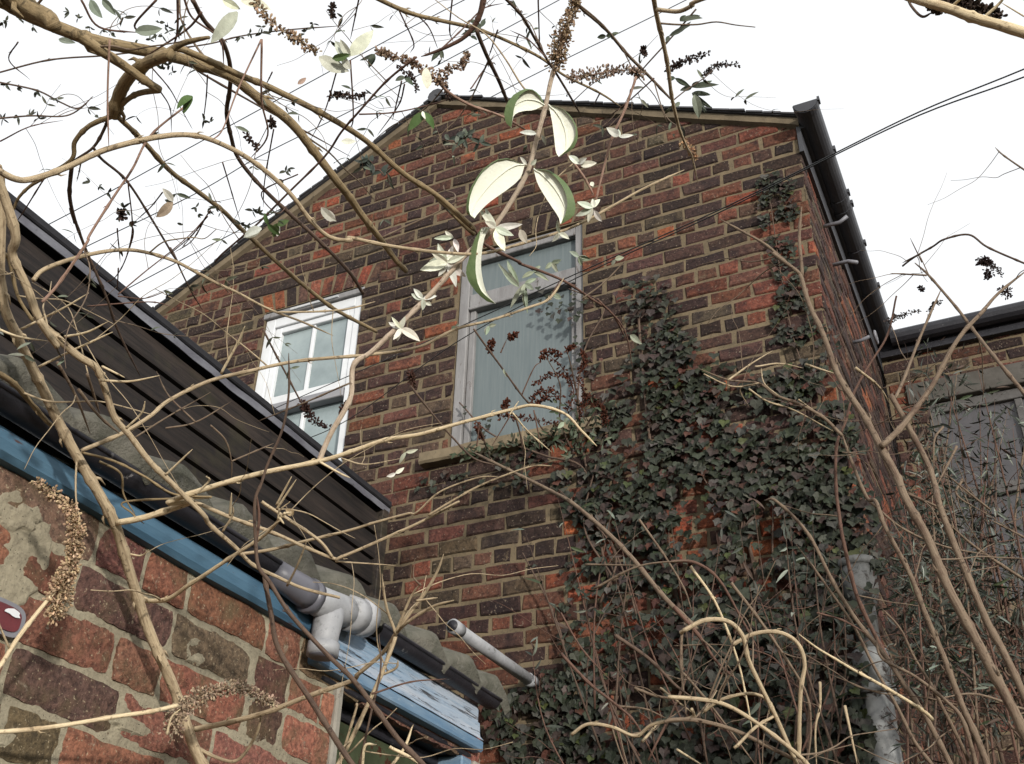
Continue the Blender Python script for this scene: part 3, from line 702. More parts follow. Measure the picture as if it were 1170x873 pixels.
def stem(parent, s, w0, w1, d0, d1, mat, buds=1., wall=None, per=7, name='stem', label=None, nodes=True):
    """traced stem; widths in photo pixels, depths in metres"""
    px = tr(s); k = len(px)
    P = []
    for i, (x, y) in enumerate(px):
        d = d0+(d1-d0)*i/(k-1)
        p = at(x, y, d)
        if wall is not None:
            q = onX(x, y, XW+wall); 
            if q[1] > -3 and (q-CAM)@FW > 0: p = q if (q-CAM)@FW < d or wall < 0 else p
        P.append(p)
    C = catmull(P, per); m = len(C)
    rad = []
    for i, p in enumerate(C):
        t = i/(m-1); wpx = w0+(w1-w0)*t; dd = (p-CAM)@FW; rad.append(max(wpx, .7)/2/F_PX*dd)
    C = [c+np.array([noise.noise(Vector(c*9+d0)), noise.noise(Vector(c*9+5+d0)), noise.noise(Vector(c*9+11))])*(rad[i]*.5 if 0 < i < m-1 else 0) for i, c in enumerate(C)]
    if w1 < 3.2:
        for q in range(1, 5): rad[-q] *= (.3, .55, .75, .9)[q-1]
    mb = MB(); big = w0 > 4
    # nodes: small swellings
    L = 0; nxt = rnd(.04, .09); r2 = rad[:]; bud = []
    for i in range(1, m-1):
        L += np.linalg.norm(C[i]-C[i-1])
        if nodes and L > nxt:
            r2[i] *= 1.22 if big else 1.3; bud.append(i); nxt = L+rnd(.05, .11)
    mb.tube(C, r2, 10 if w0 > 8 else (8 if big else 6), jit=.04 if big else .02)
    for i in bud:
        if random.random() < .7*buds:
            T_ = C[i+1]-C[i]; T_ /= np.linalg.norm(T_)+1e-9
            for sg in (1, -1):
                if random.random() < .25: continue
                a_ = np.cross(T_, np.array([rnd(-1, 1), rnd(-1, 1), rnd(-1, 1)])); a_ /= np.linalg.norm(a_)+1e-9
                ln = rad[i]*rnd(1.2, 2.2)+.0015
                b0 = C[i]+a_*rad[i]*.6*sg
                mb.tube([b0, b0+(a_*sg*.8+T_*.7)*ln*.6, b0+(a_*sg*.6+T_*1.2)*ln], [rad[i]*.4, rad[i]*.3, rad[i]*.06], 5)
    o = mb.build(name, M[mat], parent, True, label)
    STEMS.append((C, rad, parent))
    return C
def leaf_grid(mb, base, tip, wid, nrm, curl=.2, fold=.25, c0=(1, 1, 1), n=6, mi=0, shape=1., side=0):
    base, tip, nrm = map(lambda q: np.array(q, float), (base, tip, nrm)); ax = tip-base; L = np.linalg.norm(ax); ax /= L
    sd = np.cross(nrm, ax); sd /= np.linalg.norm(sd)+1e-9; nn = np.cross(ax, sd)
    vs = []
    for i in range(n+1):
        t = i/n; ww = wid/2*(math.sin(math.pi*min(1, t**.8*.97+.03))**.8)*shape
        cpos = base+ax*L*t+nn*(-curl*L*(t*t))+sd*side*L*math.sin(math.pi*t)
        for s_ in (-1, 0, 1): vs.append(cpos+sd*ww*s_+nn*abs(s_)*ww*fold)
    fs = [(i*3+j, i*3+j+1, i*3+3+j+1, i*3+3+j) for i in range(n) for j in range(2)]
    mb.add(vs, fs, mi, c0)
def px_leaf(mb, x0, y0, x1, y1, wpx, d, c, mi=0, tilt=None, curl=None):
    b_, t_ = at(x0, y0, d), at(x1, y1, d+rnd(-.012, .012)); 
    nv = -FW+np.array([rnd(-.6, .6), rnd(-.6, .6), rnd(-.6, .6)])*(tilt if tilt is not None else .7)
    leaf_grid(mb, b_, t_, wpx/F_PX*d, nv, curl if curl is not None else rnd(.0, .3), rnd(.1, .4), c, 6, mi, side=rnd(-.06, .06))
WHITE = (.74, .75, .64); GREEN = (.09, .15, .05); GREY = (.2, .23, .18); DARKL = (.055, .06, .04)
def vary(c, a=.2): k = rnd(1-a, 1+a); return tuple(x*k*rnd(.94, 1.06) for x in c)
def cluster(mb, s, d, wpx=(5, 9), c=WHITE):
    """first point = node, others = leaf tips"""
    p = tr(s)
    for q in p[1:]:
        L = math.hypot(q[0]-p[0][0], q[1]-p[0][1]); px_leaf(mb, *p[0], *q, min(rnd(*wpx), L*.55), d, vary(c, .1))
def panicle(parent, s, wpx, d0, d1, c, num, name='flower_head', label=None, sz=1.):
    p = tr(s); k = len(p); C = catmull([at(x, y, d0+(d1-d0)*i/(k-1)) for i, (x, y) in enumerate(p)], 10); m = len(C)
    mb = MB(); dm = (d0+d1)/2; rr = wpx*.72/F_PX*dm; num = int(num*1.7)
    mb.tube(C, [rr*.12*(1-.7*i/m) for i in range(m)], 5, c=vary(c))
    for q in range(num):
        i = min(int((random.random()**1.15)*m), m-1); t = i/m
        R_ = rr*(1-.55*t)*(.7+.5*noise.noise(Vector(C[i]*40)))
        v_ = np.array([random.gauss(0, 1) for _ in range(3)]); v_ /= np.linalg.norm(v_)
        b_ = C[i]+v_*R_*random.random()**.5; l_ = rnd(.0025, .006)*sz
        e = v_+np.array([rnd(-.6, .6), rnd(-.6, .6), rnd(-.6, .6)]); e /= np.linalg.norm(e)
        cc = vary(c, .45)
        mb.tube([b_, b_+e*l_*.6, b_+e*l_], [l_*.16, l_*.34, l_*.2], 4, c=cc, cap=False)
        if q % 5 == 0: mb.tube([C[i], b_], [.0006, .0005], 3, c=cc, cap=False)
    return mb.build(name, M['dead'], parent, False, label)

# ---- overhead bush (upper left, above the camera)
ov = thing('overhead_bush', 'big olive barked bush arching overhead across the upper left sky', 'bush', tuple(at(-60, -60, 1.35)))
A = 1.3
stem(ov, '1: -120,-110 20,5 90,45 180,85 300,130 420,160 560,185 640,205 760,250 840,310 960,400 1040,500 1120,600 c: 0,500 60,590 150,710 230,820 280,873', 18, 5.5, A, A+.5, 'olive', name='limb')
stem(ov, '1: -40,-60 80,0 110,30 165,60 180,85', 27, 17, A+.03, A, 'olive', name='limb')
stem(ov, '1: 590,160 700,205 800,250 900,290 1060,370 1164,430 2: 100,480 210,580 330,660 440,760 c: 430,500 620,690', 8, 5, A+.05, A+.5, 'olive', name='limb')
stem(ov, '1: 640,205 690,255 c: 0,300', 3, 2, A+.1, A+.4, 'dark')
stem(ov, '1: 570,182 480,215 435,245 400,300 378,382', 14, 15, A+.02, A+.12, 'olive', name='limb')
stem(ov, '1: 250,110 330,165 400,210 470,260 530,300', 13, 9, A, A+.06, 'olive')
stem(ov, '1: 530,300 460,308 415,335 385,375', 7, 6, A+.06, A+.12, 'olive')
stem(ov, '1: 380,380 300,415 250,470 240,530 150,590 100,620 60,660 40,710', 6.5, 3, A+.12, A+.2, 'olive')
stem(ov, '1: 385,380 470,465 560,560 650,630 740,700 b: 440,120 540,210 740,390 900,520 1000,580 1135,650', 6, 4, A+.12, A+.8, 'olive')
stem(ov, '1: 358,385 350,420 310,490 240,535', 4, 3, A+.14, A+.2, 'dark')
stem(ov, '1: 310,490 340,530 420,600 500,720 590,870 a: 850,190 940,380 1010,500', 3.4, 1.6, A+.15, A+.6, 'dark')
stem(ov, '1: -30,555 40,595 100,600 220,560 350,500 500,460 620,450 720,475 840,540 960,640 1040,740 1100,790 1164,800 c: 0,705 180,740 440,775 650,785 860,735 1135,640 2: 1000,630 1140,565', 8, 2.5, A-.05, A+.35, 'tan')
stem(ov, '1: 640,0 680,70 740,140 765,220 765,300 755,380 770,460 790,520 850,600 940,690 1060,800 b: 1000,350 1070,460', 5.5, 4, A+.1, A+.6, 'dark')
stem(ov, '1: 240,535 230,650 250,740 a: 355,0 430,200 530,430 590,600 700,830', 5, 2.4, A+.2, A+.55, 'dark')
stem(ov, '1: 620,350 500,450 440,560 380,650 300,780 a: 430,170 290,370 210,460', 2.6, 4, A+.1, A+.05, 'pinkish')
stem(ov, '1: 365,130 358,320 362,490', 2.6, 2, A, A+.02, 'pinkish'); stem(ov, '1: 870,130 870,330 890,450 830,530', 2.8, 1.6, A+.1, A+.2, 'pinkish')
stem(ov, '1: 868,132 790,300 740,430 700,470', 2.2, 1.6, A+.1, A+.05, 'pinkish')
stem(ov, '2: 250,190 150,270 60,370 0,440 1: 1080,520 960,640 860,740 b: 450,190 360,270 330,310', 3, 2.2, A+.15, A+.4, 'reddish')
for s in ('1: -20,245 160,200 340,185 430,175 560,165 700,145 800,120 950,100 1140,85', '1: -20,270 120,300 200,340 260,360 310,320', '1: -20,395 100,385 220,385 290,345'): stem(ov, s, 2.2, 1.6, A+.25, A+.3, 'dark')
stem(ov, '1: 545,185 600,150 650,135 695,125', 9, 4, A+.03, A, 'olive')
for s in ('1: 590,-10 590,100 575,160', '1: 670,40 630,90 560,140 480,190', '1: 610,-10 640,60 730,130 745,220', '1: 270,0 330,90 470,110', '1: 520,0 450,80 470,110'): stem(ov, s, 3, 2, A+.1, A+.15, 'reddish')
for s in ('1: 500,220 560,290 590,340 640,430', '1: 530,300 565,360 570,440', '1: 690,250 685,330 672,430', '1: 150,590 80,700 50,745', '1: 270,540 255,605', '1: 905,240 880,290', '1: 990,580 870,640 b: 640,60 700,10', '1: 1120,235 1080,370 1030,470',
          'a: 590,420 720,310 860,200 960,110 1030,30', 'a: 1030,30 960,150 870,212', 'a: 650,60 665,120 620,260 570,340 525,360', 'a: 590,290 585,400', 'a: 590,430 720,440 840,400', '1: 0,470 100,420 210,400', '1: 740,540 800,740', '1: 910,430 880,600 875,690', '1: 425,600 440,760 415,873', '1: 390,760 400,873', '1: 700,700 640,780 530,873', '1: 690,720 600,830',
          '1: 60,140 30,200 100,265', '1: 540,640 500,690 440,745'):
    stem(ov, s, 1.8, 1., A+.15, A+.3, 'reddish', .6)
lf = MB()
for s, c in (('1: 790,40 690,132', (.5, .54, .44)), ('1: 450,105 540,92', GREY), ('1: 640,320 585,352', GREEN), ('1: 640,320 608,378', GREEN), ('1: 575,672 512,722', (.45, .36, .28)), ('1: 575,672 545,664', GREY), ('1: 575,670 540,625', (.4, .42, .33)), ('1: 1068,690 1118,738', WHITE), ('1: 890,745 930,785', GREEN), ('1: 890,745 880,710', GREEN), ('1: 870,760 800,785', WHITE), ('1: 1060,190 1164,235', (.62, .64, .52)), ('1: 1164,190 1105,130', (.62, .64, .52)), ('1: 1105,195 1164,180', GREEN),
             ('1: 300,0 340,60', GREY), ('1: 340,0 380,50', GREY), ('1: 800,0 900,20', (.62, .64, .52)), ('1: 740,0 800,30', (.62, .64, .52)), ('1: 195,130 250,140', GREY), ('1: 990,280 1020,255', (.3, .22, .16)),
             ('2: 30,185 102,92', (.66, .67, .56)), ('2: 30,185 -5,130', (.66, .67, .56)), ('2: 30,230 0,175', (.62, .63, .52)), ('2: 285,295 288,212', (.66, .67, .56)), ('2: 275,375 218,432', GREEN), ('2: 275,375 312,425', GREEN), ('2: 270,370 280,395', WHITE), ('2: 0,470 50,470', WHITE)):
    p = tr(s); L = math.hypot(p[1][0]-p[0][0], p[1][1]-p[0][1])
    px_leaf(lf, *p[0], *p[1], L*.42, A+.05, vary(c, .08), tilt=.5)
for s in ('1: 20,280 60,290 120,305 190,330', '1: 10,395 60,390 100,385 130,395', '1: 150,70 230,40 260,60 110,90', '1: 560,90 530,75 600,60 560,105 590,110 520,120', '1: 870,110 830,110 800,125 900,110 870,90', '1: 560,215 540,230 575,240 560,190', '1: 420,700 400,720 430,740 410,690', '1: 300,605 330,620 360,640', '1: 690,700 660,712 720,690 650,690', '1: 840,700 800,745 860,710 820,750', '1: 1020,100 990,120 1040,80', '1: 500,130 450,150 540,120', '1: 60,60 20,70 10,75', '1: 340,100 300,90 310,130 370,110', '1: 950,570 940,600 960,560', '1: 680,400 700,405'):
    p = tr(s)
    for q in p:
        for _ in range(4):
            an = rnd(0, 6.28); L = rnd(4, 10); px_leaf(lf, *q, q[0]+L*math.cos(an), q[1]+L*math.sin(an), rnd(2, 3.5), A+.27, vary(DARKL, .4), tilt=1.2)
lf.build('leaves', M['leaf'], ov)
panicle(ov, '1: 1050,170 990,130 950,110 890,60 850,10', 10, A+.05, A+.05, (.36, .26, .17), 110)
for s in ('1: 820,450 840,475 855,490', '1: 900,400 908,420', '1: 400,700 410,730', '1: 1095,320 1130,315 1164,318', '1: 1105,20 1105,60'): panicle(ov, s, 4, A+.2, A+.2, (.05, .033, .028), 34)

# ---- second overhead bush at top centre
oc = thing('overhead_bush', 'dark stemmed bush with dried flower plumes hanging in from the top centre', 'bush', tuple(at(600, -80, 1.9)))
B_ = 1.75
stem(oc, '2: 100,-15 230,45 330,70 440,95 540,130 660,190 740,250 860,310 930,355', 5.5, 2, B_, B_+.3, 'olive')
stem(oc, '2: 480,-30 465,40 440,90 400,130 330,165 265,188', 8, 3, B_, B_+.05, 'reddish')
stem(oc, '2: 450,100 490,200 530,280 552,335', 5, 4, B_+.02, B_+.2, 'dark'); stem(oc, '2: 530,-20 600,50 640,120 680,190 730,270 800,390', 4, 2.5, B_, B_+.3, 'dark')
stem(oc, '2: 760,-20 800,30 880,100 960,190 1040,270 1110,345', 4.5, 3, B_, B_+.3, 'rbark'); stem(oc, '2: 1180,30 1110,110 1010,220 990,250', 2.4, 1.6, B_+.1, B_+.15, 'dark')
for s in ('2: 60,-10 30,130', '2: 190,30 240,140 230,175', '2: 240,40 290,90 320,160', '2: 370,-10 360,100 372,140', '2: 655,-10 660,180', '2: 60,380 200,370 400,320', '2: 200,270 170,400', '2: 210,280 190,350 120,450', '2: 1040,260 940,350 870,400', '2: 520,100 490,190', '2: 30,200 40,390 25,430', '2: 680,190 620,130 560,100', '2: 430,295 510,180', '2: 860,310 840,350', '2: 330,165 400,100 470,30 540,10'): stem(oc, s, 2, 1.2, B_+.05, B_+.15, 'reddish', .6)
stem(oc, '2: 320,270 360,310 430,350 540,390 640,450', 4, 2.5, B_-.2, B_-.1, 'pinkish')
panicle(oc, '2: 335,275 270,230 210,200 150,180 120,170', 12, B_-.2, B_-.18, (.3, .21, .15), 200, label='dried brown flower plume pointing left')
panicle(oc, '2: 330,240 400,215 420,180', 10, B_-.2, B_-.18, (.25, .17, .12), 80)
panicle(oc, '2: 760,255 830,250 900,235 970,235 1000,250', 15, B_-.05, B_-.02, (.3, .22, .17), 230)
for s in ('2: 195,225 240,260 250,300', '2: 0,315 50,320 80,310', '2: 345,250 350,310 365,330', '2: 1005,160 1010,185', '2: 1090,235 1130,210 1164,195'): panicle(oc, s, 5, B_+.05, B_+.05, (.06, .04, .034), 50)
lf = MB()
for s in ('2: 465,90 400,110 430,70 480,60', '2: 880,120 850,125 910,115', '2: 430,120 410,100 450,130', '2: 330,165 300,200 340,190', '2: 110,180 60,200 90,220', '2: 1090,120 1080,140 1164,70', '2: 210,255 180,265 240,280', '3: 60,290 20,300 80,270 130,265 150,280', '3: 60,310 120,310 130,360 110,370', '3: 20,70 40,50 100,50', '2: 1110,260 1164,290 1080,260'):
    for _ in range(2): cluster(lf, s, B_+.1, (4, 7), (.06, .075, .05))
for s in ('3: 68,315 84,392', '3: 20,340 0,355'): cluster(lf, s, B_, (9, 11), (.26, .3, .24))
lf.build('leaves', M['leaf'], oc)
for s in ('3: -20,225 50,200 120,175', '3: 100,250 150,215 210,215'): panicle(oc, s, 6, B_+.05, B_+.05, (.06, .045, .04), 60)
stem(oc, '3: -10,340 40,300 100,260 140,225', 1.6, 1, B_, B_+.05, 'dark')
stem(oc, '2: 1035,-30 1050,60 1080,200 1100,330 1125,430 1150,490 3: 60,520 80,610', 6, 1.5, 1.5, 1.9, 'tan', label='hanging tan stem ending in brown buds'); stem(oc, '2: 1050,32 1120,38 1164,18 3: 60,10 140,-20', 5, 5, 1.5, 1.4, 'tan')
panicle(oc, '3: 30,470 55,500 75,530', 7, 1.85, 1.9, (.42, .26, .15), 50)

# ---- bright bough top right
tb = thing('bare_bough', 'bright bare bough with black seed heads crossing the top right corner', 'bough', tuple(at(1190, 30, .9)))
stem(tb, '3: 770,-15 830,5 900,25 1000,62 1090,90 1200,125', 10, 13, .92, .88, 'pale'); stem(tb, '3: 920,25 960,-10', 4, 3, .91, .9, 'pale'); stem(tb, '3: 1030,60 1080,15 1100,-10', 4, 3, .91, .9, 'pale'); stem(tb, '3: 1164,55 1090,10', 2, 1.5, .9, .9, 'pale')
stem(tb, '3: 775,-15 790,20 825,55 858,42', 3.2, 3, .95, .93, 'dark')
for s in ('3: 900,10 960,20 1020,40 1090,55', '3: 930,0 990,15 1060,40', '3: 860,10 880,25'): panicle(tb, s, 11, .93, .93, (.05, .035, .028), 90)

# ---- leafy spray and stems of the left foreground shrub
ls = thing('foreground_shrub', 'tan stemmed shrub in front of the brick outhouse with a spray of white leaves', 'shrub', tuple(onX(230, 900, XW+.15)))
stem(ls, '1: -60,420 -20,560 0,610 4: 0,120 50,270 100,370 160,480 220,600 290,730 370,873 7: 400,130 440,270 480,390 540,540 590,650 620,740 650,830 700,930', 11, 12.5, 1.45, 1.85, 'tan', wall=.06, name='main_stem')
stem(ls, '1: -25,560 10,650 50,780 4: 40,0 90,110 130,220 200,290 260,340 320,380 350,450 380,540 430,600 500,690 560,750 620,810 680,870 7: 700,80 780,150 840,210 920,250 1010,290 1130,320', 11.5, 3.2, 1.4, 1.72, 'tan', name='main_stem')
stem(ls, '4: 130,220 160,270 190,310', 9, 7, 1.42, 1.45, 'tan')
stem(ls, '4: -20,390 40,430 90,480 170,570', 7.5, 5.5, 1.5, 1.62, 'olive')
stem(ls, '4: 0,-10 30,20 60,140 110,225', 5, 3.5, 1.55, 1.6, 'olive')
h1 = '7: 390,70 500,50 640,0 4: 560,830 700,775 850,735 1060,690 1164,660 5: 150,620 260,600 400,560 560,520 640,505 740,530 800,590 850,640'
stem(ls, h1, 7.5, 2.5, 1.66, 1.5, 'pale', name='main_stem')
sp = '4: 1060,690 1100,600 1164,480 5: 50,350 100,325 180,250 300,130 410,10 2: 490,780 560,680 620,570 650,460 680,350 700,260 740,130 765,40'
stem(ls, '4: 1060,690 1100,600 1164,480 5: 40,370 100,325 180,250 300,130 410,10 2: 490,780 560,680 620,570 650,460 680,350 700,260 740,130 765,40', 6.5, 5, 1.6, 1.56, 'pinkpale', .3, name='main_stem', label='pale upright stem carrying the large white leaves')
stem(ls, 'a: 165,350 210,300 320,255 450,220 580,200 700,205 860,250 980,310 1091,370 b: 440,455 560,520 650,560 760,600 920,670', 5.5, 2, 1.45, 1.6, 'tan')
stem(ls, 'b: 640,555 850,550 1000,535 1130,500', 2.6, 1.6, 1.55, 1.6, 'tan')
stem(ls, '7: 480,330 560,325 640,270 760,190 880,110 945,40', 5.5, 3.5, 1.75, 1.55, 'pale'); stem(ls, '7: 925,60 930,30 965,0', 2.5, 1.5, 1.55, 1.54, 'pale'); stem(ls, '7: 930,55 945,75', 3, 2, 1.55, 1.55, 'pale'); stem(ls, '7: 945,40 970,35', 4, 1.5, 1.55, 1.55, 'pale')
stem(ls, '7: 640,0 760,50 900,100 1010,150 1110,190 8: 0,185 150,120 280,60 390,0 5: 290,870 440,780 560,730 640,705 700,705', 5, 1.6, 1.66, 1.6, 'tan')
stem(ls, '7: 870,0 960,60 1060,130 1105,185', 4, 3.5, 1.62, 1.64, 'tan')
stem(ls, '7: 795,175 900,160 1020,130 1164,95 8: 110,70 220,40 5: 250,860 330,790 450,745 520,740', 4, 1.6, 1.68, 1.6, 'tan')
stem(ls, '8: -20,200 60,205 180,213', 2.4, 1.2, 1.65, 1.65, 'tan')
stem(ls, '7: -30,768 120,755 230,742 370,720 500,700 590,678', 5.5, 5, 1.45, 1.6, 'pale', label='bleached stem with a dried flower head')
stem(ls, '7: -30,575 0,545 60,450 130,360 180,300', 6, 4.5, 1.4, 1.5, 'pale', label='bleached twig tipped by a dried flower plume')
stem(ls, '7: 620,730 640,800 720,850 790,860 850,780 870,710', 5, 3, 1.8, 1.75, 'tan')
stem(ls, '7: 640,758 760,735 880,700 1000,655 1164,600 8: 60,570 140,500 180,440 220,400 300,350 375,328', 7, 3, 1.78, 1.55, 'tan')
stem(ls, '8: 180,440 150,350 135,240', 4, 2.4, 1.6, 1.58, 'tan'); stem(ls, '8: 180,435 230,320 265,270', 4, 2, 1.6, 1.58, 'tan'); stem(ls, '8: 190,420 280,300 320,230 340,175', 4.5, 2, 1.6, 1.58, 'tan'); stem(ls, '8: 250,330 320,320', 3, 2, 1.58, 1.57, 'tan'); stem(ls, '8: 265,280 240,250 245,190', 2.5, 1.2, 1.58, 1.58, 'rbark')
stem(ls, '8: -40,930 0,862 60,740 130,580 180,450', 5.5, 4.5, 1.55, 1.6, 'tan'); stem(ls, '8: 130,578 180,555 188,528', 3.5, 2.5, 1.6, 1.59, 'tan'); stem(ls, '8: -10,890 50,690 45,680', 3, 2.5, 1.56, 1.57, 'tan')
stem(ls, '8: 150,900 210,820 240,742', 4, 3, 1.5, 1.52, 'pale'); stem(ls, '8: 70,890 80,812 118,808', 3.5, 3, 1.5, 1.5, 'pale'); stem(ls, '8: 160,815 230,850 290,890', 4, 4, 1.5, 1.5, 'pale')
for s in ('4: 70,250 150,210 220,175 295,130', '4: -20,245 60,275 160,290', '4: 130,375 220,330 310,290 375,260', '4: 215,275 290,260 360,225', '4: 330,420 430,425 530,405', '4: 340,375 415,412', '4: 735,400 790,300 815,240', '4: 420,580 470,530 482,490', '4: 550,735 640,650', '4: 650,800 695,755 685,740', '4: 1060,690 1130,730 1164,745', '4: 920,835 970,740', '4: 765,870 770,795', '4: 920,850 985,750'): stem(ls, s, 3.2, 2, 1.52, 1.5, 'pale', .6)
stem(ls, '4: 270,655 400,600 500,540 560,490 700,420 850,385 1000,355 1164,340 5: 90,335 250,310 380,250 500,220 620,180 690,150 740,80', 5, 2.6, 1.6, 1.9, 'tan')
for s in ('4: 450,610 560,540 700,460', '4: 550,580 650,560 770,490', '4: 700,570 750,620 770,690 770,750', '4: 770,690 910,630', '4: 650,560 560,470 520,390', '4: 1164,430 1000,500 850,560'): stem(ls, s, 2.2, 1.5, 1.7, 1.75, 'rbark', .6)
stem(ls, '4: 270,660 380,690 480,740 580,800 700,810 7: 420,0 440,40 480,75', 3, 2, 1.64, 1.66, 'olive'); stem(ls, '4: 330,690 400,730 410,800 450,870', 3, 1.8, 1.66, 1.7, 'olive')
for s in ('4: 190,360 250,470 300,600', '4: 260,450 330,540 400,600', '4: 290,400 330,530'): stem(ls, s, 4, 2.6, 1.55, 1.62, 'rbark')
stem(ls, '5: 570,530 620,590 700,660', 2.5, 1.5, 1.5, 1.55, 'pale'); stem(ls, '5: 560,535 590,490', 2, 1.5, 1.5, 1.5, 'pale'); stem(ls, '5: 0,680 80,700 200,680', 2, 1.2, 1.5, 1.5, 'tan')
stem(ls, '7: 430,175 470,180 495,160', 2.4, 1.5, 1.7, 1.68, 'pale'); stem(ls, '7: 955,280 990,210 1020,130', 3, 2, 1.66, 1.62, 'tan'); stem(ls, '7: 740,100 775,40 765,0', 3, 2, 1.62, 1.6, 'tan')
panicle(ls, '7: 575,760 590,700 650,660 720,630 800,620 870,650 910,670', 26, 1.62, 1.66, (.36, .27, .19), 520, label='dried fluffy flower head on the bleached stem')
panicle(ls, '7: 180,380 200,300 220,250 245,180 250,100 230,20 4: 120,757', 26, 1.5, 1.53, (.46, .33, .21), 800, label='dried flower plume hanging in front of the outhouse wall')
stem(ls, '7: 555,775 570,720 600,690', 3, 2.5, 1.6, 1.6, 'pale')
panicle(ls, '2: 715,215 725,160 745,90 775,20 790,-40', 24, 1.56, 1.56, (.34, .24, .155), 420, label='brown dried flower plume at the top of the white leafed stem')
# dark stems crossing
ds = thing('dark_stemmed_shrub', 'slim dark brown stems leaning past the grey gutter outlet', 'shrub', tuple(at(490, 900, 1.45)))
stem(ds, '8: 330,960 270,873 190,790 100,670 7: 1164,580 1090,510 970,380 900,270 860,215 850,130 848,0 4: 870,760 890,700 940,580 960,460 960,330', 7, 2.4, 1.45, 1.5, 'dark', .6)
stem(ds, '7: 1190,900 1110,780 1020,640 925,490 900,360 880,250', 7.5, 5.5, 1.48, 1.5, 'dark', .6)
stem(ds, '7: 850,150 862,60 855,-20', 4, 2.5, 1.52, 1.52, 'reddish')
stem(ds, '8: 60,880 100,700 130,560 125,440', 3, 1.5, 1.5, 1.55, 'dark'); stem(ds, '8: 100,640 230,600 350,590', 2.5, 1.4, 1.5, 1.52, 'reddish')
# big leaves
def big_leaf(inner, outer, bnd, d, label=None, bulge=.0035):
    def res(s, n=15):
        p = [np.array(q) for q in tr('e: '+s)]; c = catmull(p, 6); idx = np.linspace(0, len(c)-1, n); return [c[int(round(i))] for i in idx]
    n = 15; I, O = res(inner), res(outer); mb = MB(); vs = []; m = 5
    for i in range(n):
        for j in range(m+1):
            t = j/m; p = I[i]*(1-t)+O[i]*t
            dd = d+bulge*math.sin(math.pi*i/(n-1))*(math.sin(math.pi*t)*.9-.5*t) - .014*(i/(n-1))
            vs.append(at(p[0], p[1], dd))
    nv = n*(m+1); off = FW*.0012
    front = [(i*(m+1)+j, i*(m+1)+j+1, (i+1)*(m+1)+j+1, (i+1)*(m+1)+j) for i in range(n-1) for j in range(m)]
    mb.add(vs, front, 0); mb.add([v_+off for v_ in vs], front, 1)
    if bnd:
        Bq = res(bnd); vs2 = []
        for i in range(n):
            o_ = O[min(n-1, int(i))]; k = 1-abs(i/(n-1)*2-1)**3
            for j in range(4):
                t = j/3; p = O[i]*(1-t)+Bq[i]*t
                base = d+bulge*math.sin(math.pi*i/(n-1))*(-.5)-.014*(i/(n-1))
                vs2.append(at(p[0], p[1], base-.0025*math.sin(t*1.5)*k-.0006*t))
        mb.add(vs2, [(i*4+j, i*4+j+1, (i+1)*4+j+1, (i+1)*4+j) for i in range(n-1) for j in range(3)], 1)
    # midrib
    rib = [vs[i*(m+1)+m//2]*.5+vs[i*(m+1)+m//2+1]*.5-FW*.0006 for i in range(n)]
    mb.tube(rib, [.0011*(1-.8*i/n) for i in range(n)], 5, 0)
    mb.build('leaf', [M['leafwhite'], M['leafgreen']], ls, True, label)
dl = 1.54
big_leaf('330,130 290,148 250,152 218,168 208,212', '330,130 312,92 270,68 215,92 184,142 186,190 208,214', '330,130 305,92 278,72 240,92 220,135 213,175 208,214', dl, 'white leaf with a rolled green edge, upper left of the stem')
big_leaf('345,128 358,190 366,250 372,300 382,320', '345,128 400,145 440,190 453,238 440,285 384,321', '345,128 400,146 438,195 445,238 425,282 384,321', dl-.01, 'white leaf, upper right of the stem')
big_leaf('257,350 240,400 195,440 125,490 85,530 72,548', '255,350 180,325 110,360 60,430 42,490 46,530 72,549', '255,350 182,327 114,362 68,432 52,490 54,530 72,549', dl+.01, 'largest white leaf, left of the stem')
big_leaf('290,365 305,420 340,480 380,540 388,566', '290,365 350,372 410,418 441,480 440,535 392,570', '290,365 345,375 390,420 413,475 410,522 390,570', dl+.01, 'white leaf with a broad green edge, right of the stem')
big_leaf('130,580 108,620 97,690 98,750 115,820 148,862', '98,582 70,630 50,700 40,750 62,800 110,850 150,863', '98,582 84,640 76,710 78,760 96,815 149,863', dl+.03, 'long drooping leaf, half green and half white')
lf = MB()
